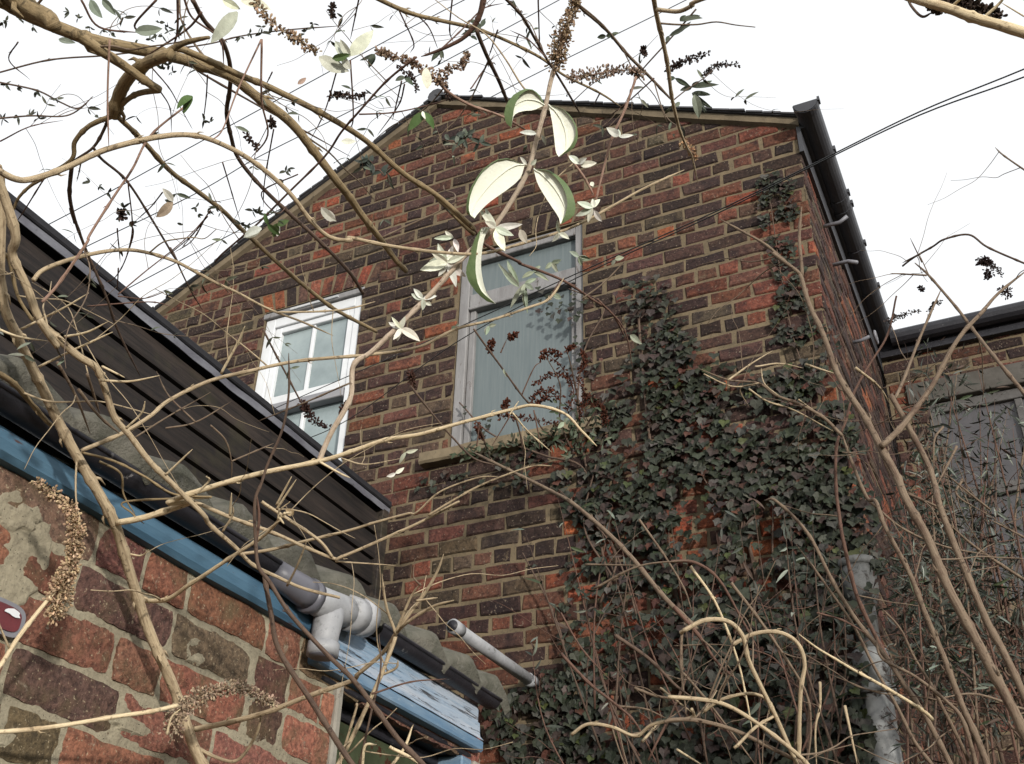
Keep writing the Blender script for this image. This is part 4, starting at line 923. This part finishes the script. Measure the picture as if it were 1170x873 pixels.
for s, ws in (('e: 150,582 90,515 112,510', (6, 9)), ('e: 150,582 250,570', (8, 9)), ('e: 152,585 185,668', (12, 13)), ('e: 150,582 215,610', (8, 9)), ('e: 150,582 110,560', (7, 8)), ('e: 240,590 265,640', (9, 10)), ('e: 265,350 240,320', (4, 5)), ('e: 280,350 300,330', (4, 5)), ('e: 300,235 238,228', (6, 7)), ('e: 320,240 335,280', (4, 5)),
              ('2: 925,450 884,424', (9, 11)), ('2: 925,455 970,447', (5, 6)), ('2: 925,455 920,425', (4, 5)), ('2: 790,545 755,515', (7, 8)), ('2: 795,550 848,540', (8, 9)), ('2: 790,545 815,525', (6, 7)), ('2: 830,605 838,620', (5, 6)),
              ('2: 835,690 785,670', (6, 8)), ('2: 835,690 778,718', (6, 8)), ('2: 835,690 862,660', (6, 7)), ('2: 840,700 868,738', (6, 7)), ('2: 835,690 820,740', (5, 6)), ('2: 840,690 835,660', (5, 6)),
              ('2: 725,775 720,732', (4, 5)), ('2: 725,775 700,805', (5, 6)), ('2: 725,775 758,795', (6, 7)), ('2: 372,790 305,792', (6, 8)), ('2: 372,790 345,768', (5, 6)), ('2: 375,795 388,838', (6, 8)),
              ('2: 348,858 318,820', (7, 8)), ('2: 348,860 275,885', (10, 12)), ('2: 348,860 408,850', (7, 8)), ('5: 350,30 262,52', (12, 13)), ('5: 352,30 300,0', (7, 8)), ('5: 352,28 372,-30', (7, 8)), ('5: 352,28 412,5', (7, 8)), ('5: 352,32 415,78', (9, 10)), ('5: 352,32 382,112', (8, 9)), ('5: 352,30 322,75', (6, 7)), ('5: 350,30 320,-35', (8, 9)),
              ('5: 272,150 230,132', (6, 7)), ('5: 272,150 240,115', (6, 7)), ('5: 272,150 270,188', (5, 6)), ('5: 272,150 318,140', (5, 6)), ('5: 272,150 302,172', (5, 6)), ('5: 198,248 155,225', (5, 6)), ('5: 198,248 168,210', (4, 5)), ('5: 198,248 212,208', (6, 7)), ('5: 198,248 262,290', (9, 10)), ('5: 198,248 172,285', (6, 7)), ('5: 200,250 185,292', (6, 7)),
              ('5: 215,660 190,700', (4, 5)), ('5: 215,660 255,650', (4, 5)), ('5: 180,730 150,740', (4, 5)), ('5: 180,730 210,710', (4, 5)), ('b: 930,95 855,38', (11, 12)), ('b: 560,130 480,185', (8, 9)), ('b: 640,175 655,120', (5, 6)), ('b: 640,110 620,180', (9, 10)), ('b: 640,120 700,95', (8, 9)), ('4: -10,240 10,270', (5, 6)), ('7: 975,45 950,25', (8, 9))):
    p = tr(s); dd = 1.56 if s[0] in 'e' else 1.58
    for q in p[1:]:
        c = GREEN if s in ('b: 640,110 620,180', 'b: 640,120 700,95') else ((.5, .36, .2) if s[0] == '7' else WHITE)
        px_leaf(lf, *p[0], *q, rnd(*ws), dd, vary(c, .06), tilt=.45, curl=rnd(0, .15))
lf.build('small_leaves', M['leaf'], ls)
stem(ls, '2: 980,255 940,370 900,460 870,570 850,650 842,685', 3.2, 2.6, 1.62, 1.6, 'pinkish', .3); stem(ls, '2: 750,515 800,580 840,650', 3, 3, 1.6, 1.6, 'pinkish', .3)

# ---- brown branch in front of the tall window
fs_ = thing('wispy_shrub', 'wispy brown stems crossing the grey timber window', 'shrub', tuple(at(900, 760, 2.6)))
stem(fs_, '2: 440,760 480,815 590,870 5: 600,35 740,90 830,150 900,200 950,290', 4, 2.5, 2.2, 2.6, 'reddish'); stem(fs_, '5: 850,150 940,250 970,390', 2.4, 1.4, 2.5, 2.6, 'reddish')
stem(fs_, '8: 1180,425 1060,300 960,180 860,80 760,0 5: 700,790 600,740 500,690 440,660', 6, 3, 2.3, 3.0, 'rbark')
stem(fs_, '5: 690,150 730,85', 2, 1.4, 2.5, 2.5, 'reddish'); stem(fs_, '5: 800,150 880,90 960,5', 2.2, 1.2, 2.4, 2.4, 'rbark')
for s in ('5: 230,440 300,530 370,610 440,680 520,705', 'b: 570,640 690,873 0: 354,478', '5: 440,250 520,360 600,470 640,510'): stem(fs_, s, 2.6, 2, 3.0, 3.1, 'dark')
for s in ('5: 600,470 640,380 665,360', '5: 530,330 550,285', '5: 560,540 500,640', '5: 640,520 655,600 660,650', '5: 450,640 460,560', '0: 100,350 170,345 200,352'): stem(fs_, s, 1.8, 1, 3.1, 3.1, 'reddish')
for s, c in (('0: 352,470 360,482 375,488', (.045, .025, .022)), ('0: 346,462 350,468', (.06, .03, .025)), ('5: 230,400 240,440', (.07, .035, .025)), ('0: 398,460 390,470', (.06, .03, .025))): panicle(fs_, s, 9, 3.05, 3.05, c, 70, sz=1.6)
lf = MB()
for s in ('5: 610,100 590,140 560,180 640,120 620,200 650,80', '5: 640,60 600,80 660,40 690,90', '5: 700,30 680,50 730,20 720,60', '5: 790,10 760,-10 830,20 800,40', '5: 545,400 540,385 550,410', '5: 740,560 720,580 755,545', '5: 490,240 480,270 515,235', '5: 380,240 365,255 395,235', '5: 590,110 540,60 550,20 520,30', '5: 730,150 700,130', '5: 960,270 990,285 1000,300', '5: 910,20 900,40 940,10'):
    for _ in range(2): cluster(lf, s, 2.45, (4, 7), (.3, .34, .25))
lf.build('leaves', M['leaf'], fs_)

# ------------------------------------------------------------------ cables
def cable(name, label, cat, pts, r_, group=None):
    mb = MB(); mb.tube(catmull(pts, 6), r_, 6); return tag(mb.build(name, M['wire'], None, True), label, cat, group)
def P(l): return [at(x, y, d) for x, y, d in l]
cable('overhead_cable', 'black cable crossing from the right edge over the gutter and down the brick wall', 'cable', P([(1330, 10, 2.6), (1170, 79, 2.8), (1050, 128, 3.0), (940, 182, 3.3), (815, 243, 3.6), (660, 312, 4.0), (504, 383, 4.6), (409, 425, 5.2), (311, 468, 5.6), (200, 520, 6.0)]), .0021)
cable('overhead_cable', 'lower of the two black cables, twisting round the other and passing the white sash window', 'cable', P([(1330, 24, 2.62), (1170, 88, 2.8), (1052, 131, 3.0), (940, 184, 3.32), (815, 246, 3.64), (660, 317, 4.05), (520, 392, 4.6), (397, 480, 5.2), (314, 515, 5.5), (200, 560, 5.9)]), .0021)
for pts, lab in (([(-200, 380), (41, 264), (240, 156), (400, 69), (503, 14), (640, -55)], 'thin overhead wire, uppermost of the three across the pale sky'), ([(-100, 384), (78, 292), (220, 223), (296, 179), (400, 127), (510, 69), (637, 1), (760, -65)], 'thin overhead wire, middle of the three across the pale sky'), ([(0, 408), (151, 327), (250, 275), (400, 198), (548, 118), (627, 77), (790, -3), (900, -60)], 'thin overhead wire, lowest of the three, just above the gable')):
    cable('overhead_wire', lab, 'wire', [at(x, y, 15+i*.3) for i, (x, y) in enumerate(pts)], .0075, 'thin wires across the sky')

# ------------------------------------------------------------------ ivy
def inpoly(x, y, P_):
    c = False
    for i in range(len(P_)):
        (x1, y1), (x2, y2) = P_[i-1], P_[i]
        if (y1 > y) != (y2 > y) and x < (x2-x1)*(y-y1)/(y2-y1)+x1: c = not c
    return c
IV = [(0, -.02), (.26, -.12), (.52, .05), (.5, .3), (.56, .5), (.3, .66), (0, 1.0), (-.3, .66), (-.56, .5), (-.5, .3), (-.52, .05), (-.26, -.12)]
def ivy_leaf(mb, p, nrm, size, c):
    nrm = np.array(nrm, float); nrm /= np.linalg.norm(nrm)
    dn = np.array([rnd(-.6, .6), rnd(-.2, .1), -1.]); ax = dn-nrm*(dn@nrm); ax /= np.linalg.norm(ax)+1e-9; sd = np.cross(nrm, ax)
    k = rnd(.85, 1.15); fold = rnd(.05, .3)
    vs = [p+ax*.35*size]; 
    for (u, v_) in IV: vs.append(p+sd*u*size*k+ax*v_*size+nrm*(abs(u)*fold-(.12 if v_ > .9 else 0)+rnd(-.04, .04))*size)
    mb.add(vs, [(0, 1+i, 1+(i+1) % 12) for i in range(12)], 0, c)
ivyp = thing('ivy', 'dark green ivy smothering the right side of the sooty brick gable wall', 'ivy', (-.9, 4.35, 0))
DENSE = [(722, 335), (752, 325), (775, 372), (820, 405), (870, 425), (935, 405), (965, 450), (1000, 540), (1010, 640), (985, 740), (1000, 900), (640, 900), (565, 850), (552, 800), (600, 782), (650, 765), (640, 735), (700, 720), (672, 640), (640, 575), (625, 545), (660, 505), (672, 465), (700, 440), (712, 390)]
GAPS = [[(790, 385), (850, 375), (880, 395), (870, 425), (830, 430), (790, 410)], [(640, 590), (720, 605), (755, 680), (765, 760), (690, 770), (640, 720)]]
SPARSE = [[(862, 185), (905, 200), (915, 250), (920, 330), (935, 395), (880, 390), (890, 330), (870, 260)], [(700, 320), (760, 310), (800, 400), (720, 420)], [(930, 340), (955, 370), (965, 430), (940, 420)], [(470, 540), (560, 535), (660, 510), (650, 560), (560, 560), (480, 565)], [(650, 380), (690, 400), (680, 480), (655, 470)], [(520, 455), (560, 480), (580, 510), (540, 500)], [(610, 318), (665, 335), (740, 330), (700, 350), (655, 372), (610, 352)], [(545, 520), (600, 495), (655, 480), (655, 520), (560, 540)],
          [(560, 780), (640, 760), (660, 800), (600, 810)], [(640, 640), (690, 600), (760, 640), (770, 760), (700, 770), (640, 740)], [(640, 540), (700, 560), (690, 640), (650, 600)]]
IVC = [((.024, .029, .017), 38), ((.037, .042, .028), 30), ((.045, .03, .025), 18), ((.06, .058, .048), 14), ((.05, .06, .02), 3), ((.075, .03, .02), 4)]
lv = MB(); cnt = 0
def bulge(x, y): return .03+.18*max(0, min(1, (y-480)/300))*max(0, min(1, (x-640)/150))+.03*noise.noise(Vector((x*.015, y*.015, 2)))
def put(x, y, lay, smin=.022, smax=.05):
    q = onY(x, y, D-rnd(.01, .03)-bulge(x, y)*lay)
    nr_ = (rnd(-.45, .45), -1, rnd(.0, .8)); c = random.choices([k_[0] for k_ in IVC], [k_[1] for k_ in IVC])[0]
    ivy_leaf(lv, q, nr_, rnd(smin, smax), vary(c, .35))
while cnt < 5400:
    x, y = rnd(550, 1012), rnd(320, 900)
    if not inpoly(x, y, DENSE): continue
    if any(inpoly(x, y, G_) for G_ in GAPS) and random.random() < .85: continue
    nz = noise.noise(Vector((x*.012, y*.012, 7)))+.6*noise.noise(Vector((x*.035, y*.035, 1)))
    if nz < -.2 and random.random() < .85: continue
    put(x, y, random.random()**.6); cnt += 1
for S_ in SPARSE:
    xs = [p[0] for p in S_]; ys = [p[1] for p in S_]; ar = (max(xs)-min(xs))*(max(ys)-min(ys)); k = 0
    while k < ar*(.06 if S_ is SPARSE[0] else .016):
        x, y = rnd(min(xs), max(xs)), rnd(min(ys), max(ys)); k += 1
        if inpoly(x, y, S_) and noise.noise(Vector((x*.04, y*.04, 3))) > -.25: put(x, y, .4*random.random(), .018, .04)
lv.build('leaves', M['ivy'], ivyp)
def wallstem(s, w_, off=.02):
    p = tr(s); C = catmull([onY(x, y, D-off-rnd(0, .015)) for x, y in p], 7); mb = MB(); mb.tube(C, [w_/2/F_PX*5.2*(1-.5*i/len(C)) for i in range(len(C))], 6); mb.build('stem', M['dark'], ivyp, True)
wallstem('0: 960,860 940,700 935,560 925,450 905,380 890,300 880,230 872,195', 2.2); wallstem('0: 800,870 780,720 750,560 735,430 728,340', 6); wallstem('0: 700,870 720,760 690,640 670,540 620,520 560,495 525,460', 4); wallstem('0: 880,870 870,700 840,560 800,430', 6); wallstem('0: 675,560 660,470 668,400 690,350 650,330', 3)
for _ in range(14):
    x, y = rnd(650, 960), rnd(620, 860); wallstem('0: %f,%f %f,%f %f,%f' % (x, y, x+rnd(-40, 40), y-60, x+rnd(-60, 60), y-130), 3, .06)

# ---- buddleia growing off the window sill, with brown flower heads
sb = thing('sill_shrub', 'small self-seeded shrub with rusty brown flower heads on the window sill', 'shrub', tuple(onY(640, 505, D-.1)))
rust = (.085, .03, .018)
for s in ('0: 655,520 640,480 640,440 622,405', '0: 660,520 662,470 655,430 648,400', '0: 655,510 680,470 690,450', '0: 600,525 590,480 575,465', '0: 560,525 552,500 545,485', '0: 650,510 620,490 610,470'): stem(sb, s, 2.4, 1.2, 4.95, 4.85, 'dark', .4)
for s, wp in (('0: 648,470 655,445 642,420 620,400', 13), ('0: 662,475 668,452 660,430', 13), ('0: 640,452 622,455 612,462', 10), ('0: 650,430 632,427 610,438', 8), ('0: 640,405 626,402 618,410', 8), ('0: 632,445 615,448 605,460', 8), ('0: 665,425 668,410 664,402', 11), ('0: 685,465 676,458 668,452', 14), ('0: 692,485 690,472 684,462', 12), ('0: 575,468 580,458', 11), ('0: 560,400 562,388', 9), ('0: 583,385 590,382', 8), ('0: 570,475 600,478 640,485', 10), ('0: 545,485 550,500', 7), ('0: 648,400 655,395', 6)):
    panicle(sb, s, wp*.7, 4.9, 4.9, rust, 60, sz=2.6)
lf = MB()
for _ in range(240):
    x, y = random.choice([(rnd(520, 660), 0), (rnd(630, 700), 1)]); 
    x, y = (x, 528-(x-520)*.25-rnd(0, 12)) if y == 0 else (x, rnd(455, 520))
    an = rnd(0, 6.28); L = rnd(5, 11); px_leaf(lf, x, y, x+L*math.cos(an), y+L*math.sin(an), rnd(2, 4), rnd(4.82, 4.95), vary(random.choice([(.04, .06, .03), (.1, .12, .08), (.03, .04, .02), (.06, .05, .03)]), .3), tilt=1.2)
lf.build('leaves', M['leaf'], sb)

# ---- seedlings on the wall above the overflow pipe and on the gable
def wall_plant(label, node, rad_, nleaf, cols, d, wp=(4, 7), stems=4):
    t = thing('wall_plant', label, 'plant', tuple(at(*node, d))); mb = MB()
    for k_ in range(stems):
        an = rnd(0, 6.28); e = (node[0]+rad_*math.cos(an)*.9, node[1]+rad_*.7*math.sin(an))
        stem(t, '0: %f,%f %f,%f %f,%f' % (*node, (node[0]+e[0])/2, (node[1]+e[1])/2-4, *e), 2, 1, d, d-.06, 'reddish', .3, nodes=False)
        for _ in range(nleaf//stems):
            tt = rnd(.3, 1.05); x, y = node[0]+(e[0]-node[0])*tt, node[1]+(e[1]-node[1])*tt-3; a2 = rnd(0, 6.28); L = rnd(6, 14)
            px_leaf(mb, x, y, x+L*math.cos(a2), y+L*math.sin(a2), rnd(*wp), d-rnd(0, .08), vary(random.choice(cols), .2), tilt=1)
    mb.build('leaves', M['leaf'], t)
random.seed(21)
wall_plant('small grey leaved plant rooted in the wall just above the overflow pipe', (590, 700), 34, 34, [(.16, .19, .14), (.07, .12, .04), (.4, .42, .34), (.13, .16, .12)], 5.4, (4, 8))
wall_plant('grey green seedling on the bricks to the right above the overflow pipe', (640, 672), 42, 44, [(.16, .19, .14), (.09, .14, .05), (.1, .13, .1)], 5.35, (4, 8), 5)
wall_plant('sprig of grey leaves growing from the gable brickwork under the ridge', (528, 170), 24, 26, [(.05, .065, .05), (.1, .12, .09)], 6.0, (4, 6))
wall_plant('drooping grey sprig on the left slope of the gable', (428, 195), 18, 20, [(.06, .075, .06), (.03, .04, .03)], 6.1, (3, 6))

# ---- right hand thicket
rs = thing('tall_bare_shrub', 'tall bare grey brown stems fanning up the right side of the picture', 'shrub', tuple(at(1230, 960, 1.9)))
Q = 2.0
stem(rs, '9: 1230,900 1164,760 1070,590 990,430 910,280 840,130 770,0 6: 740,740 690,640 650,570 590,480 540,390 490,260 450,170 420,70', 13, 5, Q-.2, Q+.35, 'rbark', name='main_stem')
stem(rs, '6: 422,72 330,0 3: 370,870 300,810 230,770 152,728', 4.5, 2.5, Q+.35, Q+.5, 'rbark'); stem(rs, '6: 425,75 420,0 3: 418,780 425,690', 4.5, 3, Q+.35, Q+.4, 'rbark')
stem(rs, '6: 690,640 770,560 850,450 940,290 1020,200 1080,130 1180,50', 7.5, 2.4, Q+.1, Q+.3, 'rbark', name='main_stem')
stem(rs, '6: 735,480 770,400 830,250 890,115', 4, 2.4, Q+.2, Q+.4, 'rbark'); stem(rs, '6: 1180,480 1070,350 1010,270 940,180 850,75 800,30', 5, 2.2, Q+.15, Q+.5, 'rbark')
stem(rs, '6: 840,72 720,65', 2.2, 1.6, Q+.4, Q+.45, 'rbark'); stem(rs, '6: 820,0 760,30', 2.2, 1.6, Q+.4, Q+.45, 'rbark'); stem(rs, '6: 850,78 815,0', 1.6, 1, Q+.4, Q+.45, 'rbark'); stem(rs, '3: 760,885 800,855 860,820 900,795 980,780 1040,820 1140,865 1200,890', 2.2, 2.4, Q+.5, Q+.3, 'dark')
stem(rs, '3: 1200,590 1100,520 1068,490', 2.2, 1.5, Q+.2, Q+.3, 'rbark'); stem(rs, '3: 825,873 785,790', 1.6, 1, Q+.5, Q+.5, 'dark')
stem(rs, '6: 740,140 710,270 650,370 600,460 570,560 540,640 540,780 550,873 9: 560,120 600,290 660,430 720,540', 2.2, 5, Q+.5, Q+.3, 'reddish')
stem(rs, '9: 1230,760 1164,640 1100,510 1040,400 980,260 930,140 880,0 6: 870,780 840,690 780,580 720,470', 9, 6, Q-.15, Q+.2, 'rbark', name='main_stem')
stem(rs, '9: 1060,930 1010,800 950,660 900,520 830,360 780,230 700,80 670,0 6: 640,810 590,690 560,600', 8, 3, Q, Q+.3, 'rbark', name='main_stem')
stem(rs, '6: 560,605 500,545 420,500 340,470 280,430 180,420 80,380', 4.5, 1.6, Q+.3, Q+.4, 'rbark')
for s, w_ in (('6: 180,420 250,370 328,322', 2.6), ('6: 270,375 350,365 430,380', 2), ('6: 250,450 310,490 400,520 530,590', 2.6), ('6: 440,368 540,400', 3), ('6: 605,380 680,440 720,502', 4), ('6: 415,485 500,545', 2), ('6: 100,400 190,440 270,437', 1.8), ('6: 280,430 220,450 250,510', 1.6), ('6: 345,470 300,430 290,380', 1.8)): stem(rs, s, w_, 1.4, Q+.3, Q+.4, 'tan', .7)
for s, w_ in (('6: 895,575 865,620 865,730', 3), ('6: 940,640 905,710 870,780', 3.4), ('6: 830,825 870,790', 3), ('6: 960,750 940,800 1010,850', 3.4), ('6: 560,660 640,670', 2), ('6: 780,800 920,860', 4), ('6: 1050,850 900,730', 3), ('9: 650,0 760,90 900,150 1060,180', 3), ('9: 1164,260 1000,150 900,60', 4), ('9: 1164,120 1050,60', 3), ('9: 1164,690 1000,640 860,660', 3)): stem(rs, s, w_, 1.8, Q+.25, Q+.2, 'rbark')
stem(rs, '9: 930,900 850,740 760,600 700,510 610,400 520,250 440,100 340,0 6: 300,820', 6.5, 3, Q+.1, Q+.4, 'rbark'); stem(rs, '9: 900,930 800,800 740,680 660,540 590,400 500,270 405,140', 4.5, 2.4, Q+.15, Q+.35, 'rbark')
stem(rs, '9: 1010,900 960,730 900,660 800,580 690,520 670,440', 5, 2.5, Q, Q+.1, 'rbark'); stem(rs, '9: 860,725 820,690 690,610 580,550 480,490 415,440', 4.5, 2, Q+.05, Q-.05, 'pale'); stem(rs, '9: 980,860 870,640 850,600 800,520 750,420 680,345', 4.5, 2, Q+.05, Q+.1, 'rbark'); stem(rs, '9: 475,370 560,395 640,440', 2.2, 2, Q+.2, Q+.2, 'reddish')
lf = MB()
for s in ('3: 1040,870 1010,873', '6: 1030,20 1050,30', '6: 1050,60 1040,80', '6: 1110,130 1090,120'): 
    panicle(rs, s, 13, Q+.35, Q+.35, (.035, .022, .022), 60)
panicle(rs, '6: 1020,20 1060,40 1090,70', 8, Q+.4, Q+.4, (.05, .035, .03), 60); panicle(rs, '6: 710,225 760,205 810,190', 7, Q+.5, Q+.5, (.07, .055, .05), 70); panicle(rs, '6: 822,115 826,125', 7, Q+.4, Q+.4, (.04, .03, .03), 30); panicle(rs, '6: 850,190 860,170 885,160', 5, Q+.4, Q+.4, (.05, .04, .035), 40)

# grey leaved bush mass, right background
gb = thing('grey_leaved_bush', 'twiggy grey green bush filling the lower right in front of the neighbouring house', 'bush', tuple(at(1100, 1000, 3.2)))
lf = MB()
GBC = [((.06, .07, .055), 28), ((.12, .135, .11), 12), ((.03, .036, .025), 38), ((.24, .26, .21), 4), ((.06, .036, .026), 22), ((.04, .055, .025), 6)]
for k_ in range(80):
    x0 = rnd(960, 1260); y0 = rnd(760, 960); x1 = x0+rnd(-130, 60); y1 = rnd(385, 640) if k_ % 2 else rnd(420, 720); d = rnd(2.6, 4.2)
    if x1 < 960: y1 = max(y1, 560)
    if min(x0, x1) < 1035: x0 += 75; x1 = max(x1+75, 1030)
    s = '0: %f,%f %f,%f %f,%f' % (x0, y0, (x0+x1)/2+rnd(-15, 15), (y0+y1)/2, x1, y1)
    C = stem(gb, s, rnd(2.5, 4.5), 1.2, d, d+.25, random.choice(['reddish', 'dark', 'reddish', 'rbark']), .5, per=6)
    for i in range(3, len(C)):
        for _ in range(9):
            v_ = np.array([random.gauss(0, 1) for _ in range(3)]); v_ /= np.linalg.norm(v_); c = random.choices([q[0] for q in GBC], [q[1] for q in GBC])[0]
            b0 = C[i]+v_*rnd(0, .05); L = rnd(.018, .05)
            leaf_grid(lf, b0, b0+(v_+np.array([0, 0, rnd(-.6, .5)]))*L, L*rnd(.13, .22), np.array([rnd(-1, 1), rnd(-1, 0), rnd(-1, 1)]), rnd(0, .5), .3, vary(c, .3), 4)
lf.build('leaves', M['leaf'], gb)
# low twiggy leafy tangle over the ivy
tg = thing('tangled_shrub', 'low tangle of thin twigs and silvery leaves in front of the ivy', 'shrub', tuple(at(860, 960, 3.)))
lf = MB()
for k_ in range(34):
    x0 = rnd(670, 965); y0 = rnd(800, 940); x1 = min(x0+rnd(-110, 70), 960 if k_ % 5 else 1020); y1 = rnd(560, 760); d = rnd(3., 4.)
    C = stem(tg, '0: %f,%f %f,%f %f,%f' % (x0, y0, (x0+x1)/2+rnd(-20, 20), (y0+y1)/2, x1, y1), rnd(1.8, 3.2), 1, d, d+.2, random.choice(['reddish', 'dark', 'dark']), .4, per=6)
    for i in range(6, len(C)):
        for _ in range(2):
            v_ = np.array([random.gauss(0, 1) for _ in range(3)]); v_ /= np.linalg.norm(v_); c = random.choices([q[0] for q in GBC], [q[1] for q in GBC])[0]
            b0 = C[i]; L = rnd(.025, .06); leaf_grid(lf, b0, b0+v_*L, L*.2, np.array([rnd(-1, 1), rnd(-1, 0), rnd(-1, 1)]), rnd(0, .5), .3, vary(c, .3), 4)
lf.build('leaves', M['leaf'], tg)
# curled dead stems lower right
cs = thing('dead_stems', 'curled over tan dead stems arching at the bottom right of the ivy', 'dead plant', tuple(at(915, 920, 1.7)))
K = 1.75
stem(cs, '9: 30,430 100,395 180,400 230,450 250,530 300,640 340,720 390,830 430,920', 5.5, 5, K, K, 'tan'); stem(cs, '9: 195,478 270,440 350,435 410,470 435,540 420,640 415,850 420,930', 5, 5, K+.05, K, 'tan')
stem(cs, '9: 100,700 160,660 250,640 310,660 340,715', 4, 3.5, K+.05, K, 'tan'); stem(cs, '9: -20,650 100,660 180,680 280,740 400,830 470,900', 5, 5, K, K-.02, 'tan'); stem(cs, '9: -30,735 0,728 80,730 200,760 330,820 450,880', 5, 5, K+.02, K, 'rbark'); stem(cs, '9: 200,820 270,750 330,715', 4, 3.5, K-.03, K, 'tan')
stem(cs, '8: 765,775 820,740 900,750 980,780 1040,740 1164,720 9: 60,690', 4, 4, K+.1, K+.05, 'tan'); stem(cs, '8: 1000,800 1050,740', 4, 3, K+.08, K+.1, 'tan')
for s, w_, m_ in (('9: 190,270 280,390 370,520 440,640 455,760 440,900', 4, 'rbark'), ('9: 55,215 140,340 210,520 240,650 260,760', 3.4, 'pale'), ('9: -10,200 70,203 150,260 230,400 280,490', 4, 'reddish'), ('9: 25,475 30,600 40,712', 3, 'rbark'), ('9: 30,570 100,650 200,780 290,900', 3, 'rbark'), ('9: 0,350 80,440 150,540 220,600', 5, 'reddish'), ('9: 485,600 485,680 470,760 475,900', 3.6, 'tan'), ('9: 568,680 585,760 610,880', 4, 'tan'), ('9: 140,630 95,705', 2.6, 'tan'), ('9: 10,825 100,880', 3, 'pale'), ('8: 730,505 820,600 920,680 980,740 1050,873', 4, 'reddish'), ('8: 910,445 1020,520 1110,610 1164,650', 5, 'dark'), ('8: 920,680 1010,690 1080,720', 3, 'rbark'), ('8: 975,620 1060,650 1164,655', 4, 'rbark'), ('8: 1132,440 1130,560 1150,720', 3.6, 'rbark'), ('8: 1130,435 1164,410', 5, 'pale'), ('8: 1060,620 1164,700', 3, 'tan'), ('9: 0,480 120,475 200,480', 1.8, 'rbark'), ('9: 250,490 330,520 400,600', 2, 'reddish'), ('8: 730,370 800,490 900,600', 2.4, 'reddish'), ('8: 840,290 990,215 1164,195', 3, 'rbark'), ('8: 810,210 990,212', 2.4, 'rbark'), ('8: 990,60 1080,190 1140,290 1164,360', 3, 'rbark')):
    stem(cs, s, w_, w_*.55, K+.15, K+.1, m_)
# fine side twigs of the overhead bushes
random.seed(33)
for par, num_, tm_ in ((ov, 46, 'rbark'), (oc, 46, 'rbark'), (ls, 44, 'tan'), (rs, 60, 'rbark'), (cs, 30, 'rbark'), (gb, 260, 'reddish'), (tg, 60, 'reddish')):
    tw = MB(); lf = MB(); hosts = [q for q in STEMS if q[2] is par and len(q[0]) > 10]
    for _ in range(num_):
        C, rad, _p = random.choice(hosts); i = random.randrange(3, len(C)-3); p = C[i]
        T_ = C[i+1]-C[i-1]; T_ /= np.linalg.norm(T_)
        v_ = np.array([random.gauss(0, 1) for _ in range(3)]); v_ -= T_*(v_@T_); v_ /= np.linalg.norm(v_); v_ = v_*.8+T_*rnd(-.2, 1); L = rnd(.08, .26)
        pts = [p]
        for k_ in range(5):
            v_ = v_+np.array([rnd(-.3, .3) for _ in range(3)]); v_ /= np.linalg.norm(v_); pts.append(pts[-1]+v_*L/5)
        CC = catmull(pts, 4); tw.tube(CC, [min(rad[i]*.5, .0017)*(1-.6*q/len(CC)) for q in range(len(CC))], 5)
        for q in range(6, len(CC), 4):
            if random.random() < .4:
                for sg in (1, -1):
                    e = np.cross(CC[q]-CC[q-1], np.array([rnd(-1, 1), rnd(-1, 1), 1])); e /= np.linalg.norm(e)+1e-9; l_ = rnd(.008, .02)
                    leaf_grid(lf, CC[q], CC[q]+(e*sg+v_*.5)*l_, l_*.3, np.array([rnd(-1, 1), -1, rnd(-1, 1)]), .2, .3, vary(random.choice([DARKL, (.07, .08, .05), (.16, .18, .13)]), .3), 4)
    tw.build('twigs', M[tm_], par, True)['kind'] = 'stuff'
    if par in (ov, oc): lf.build('twig_leaves', M['leaf'], par)

print('objects', len(bpy.data.objects), 'verts', sum(len(m.vertices) for m in bpy.data.meshes))
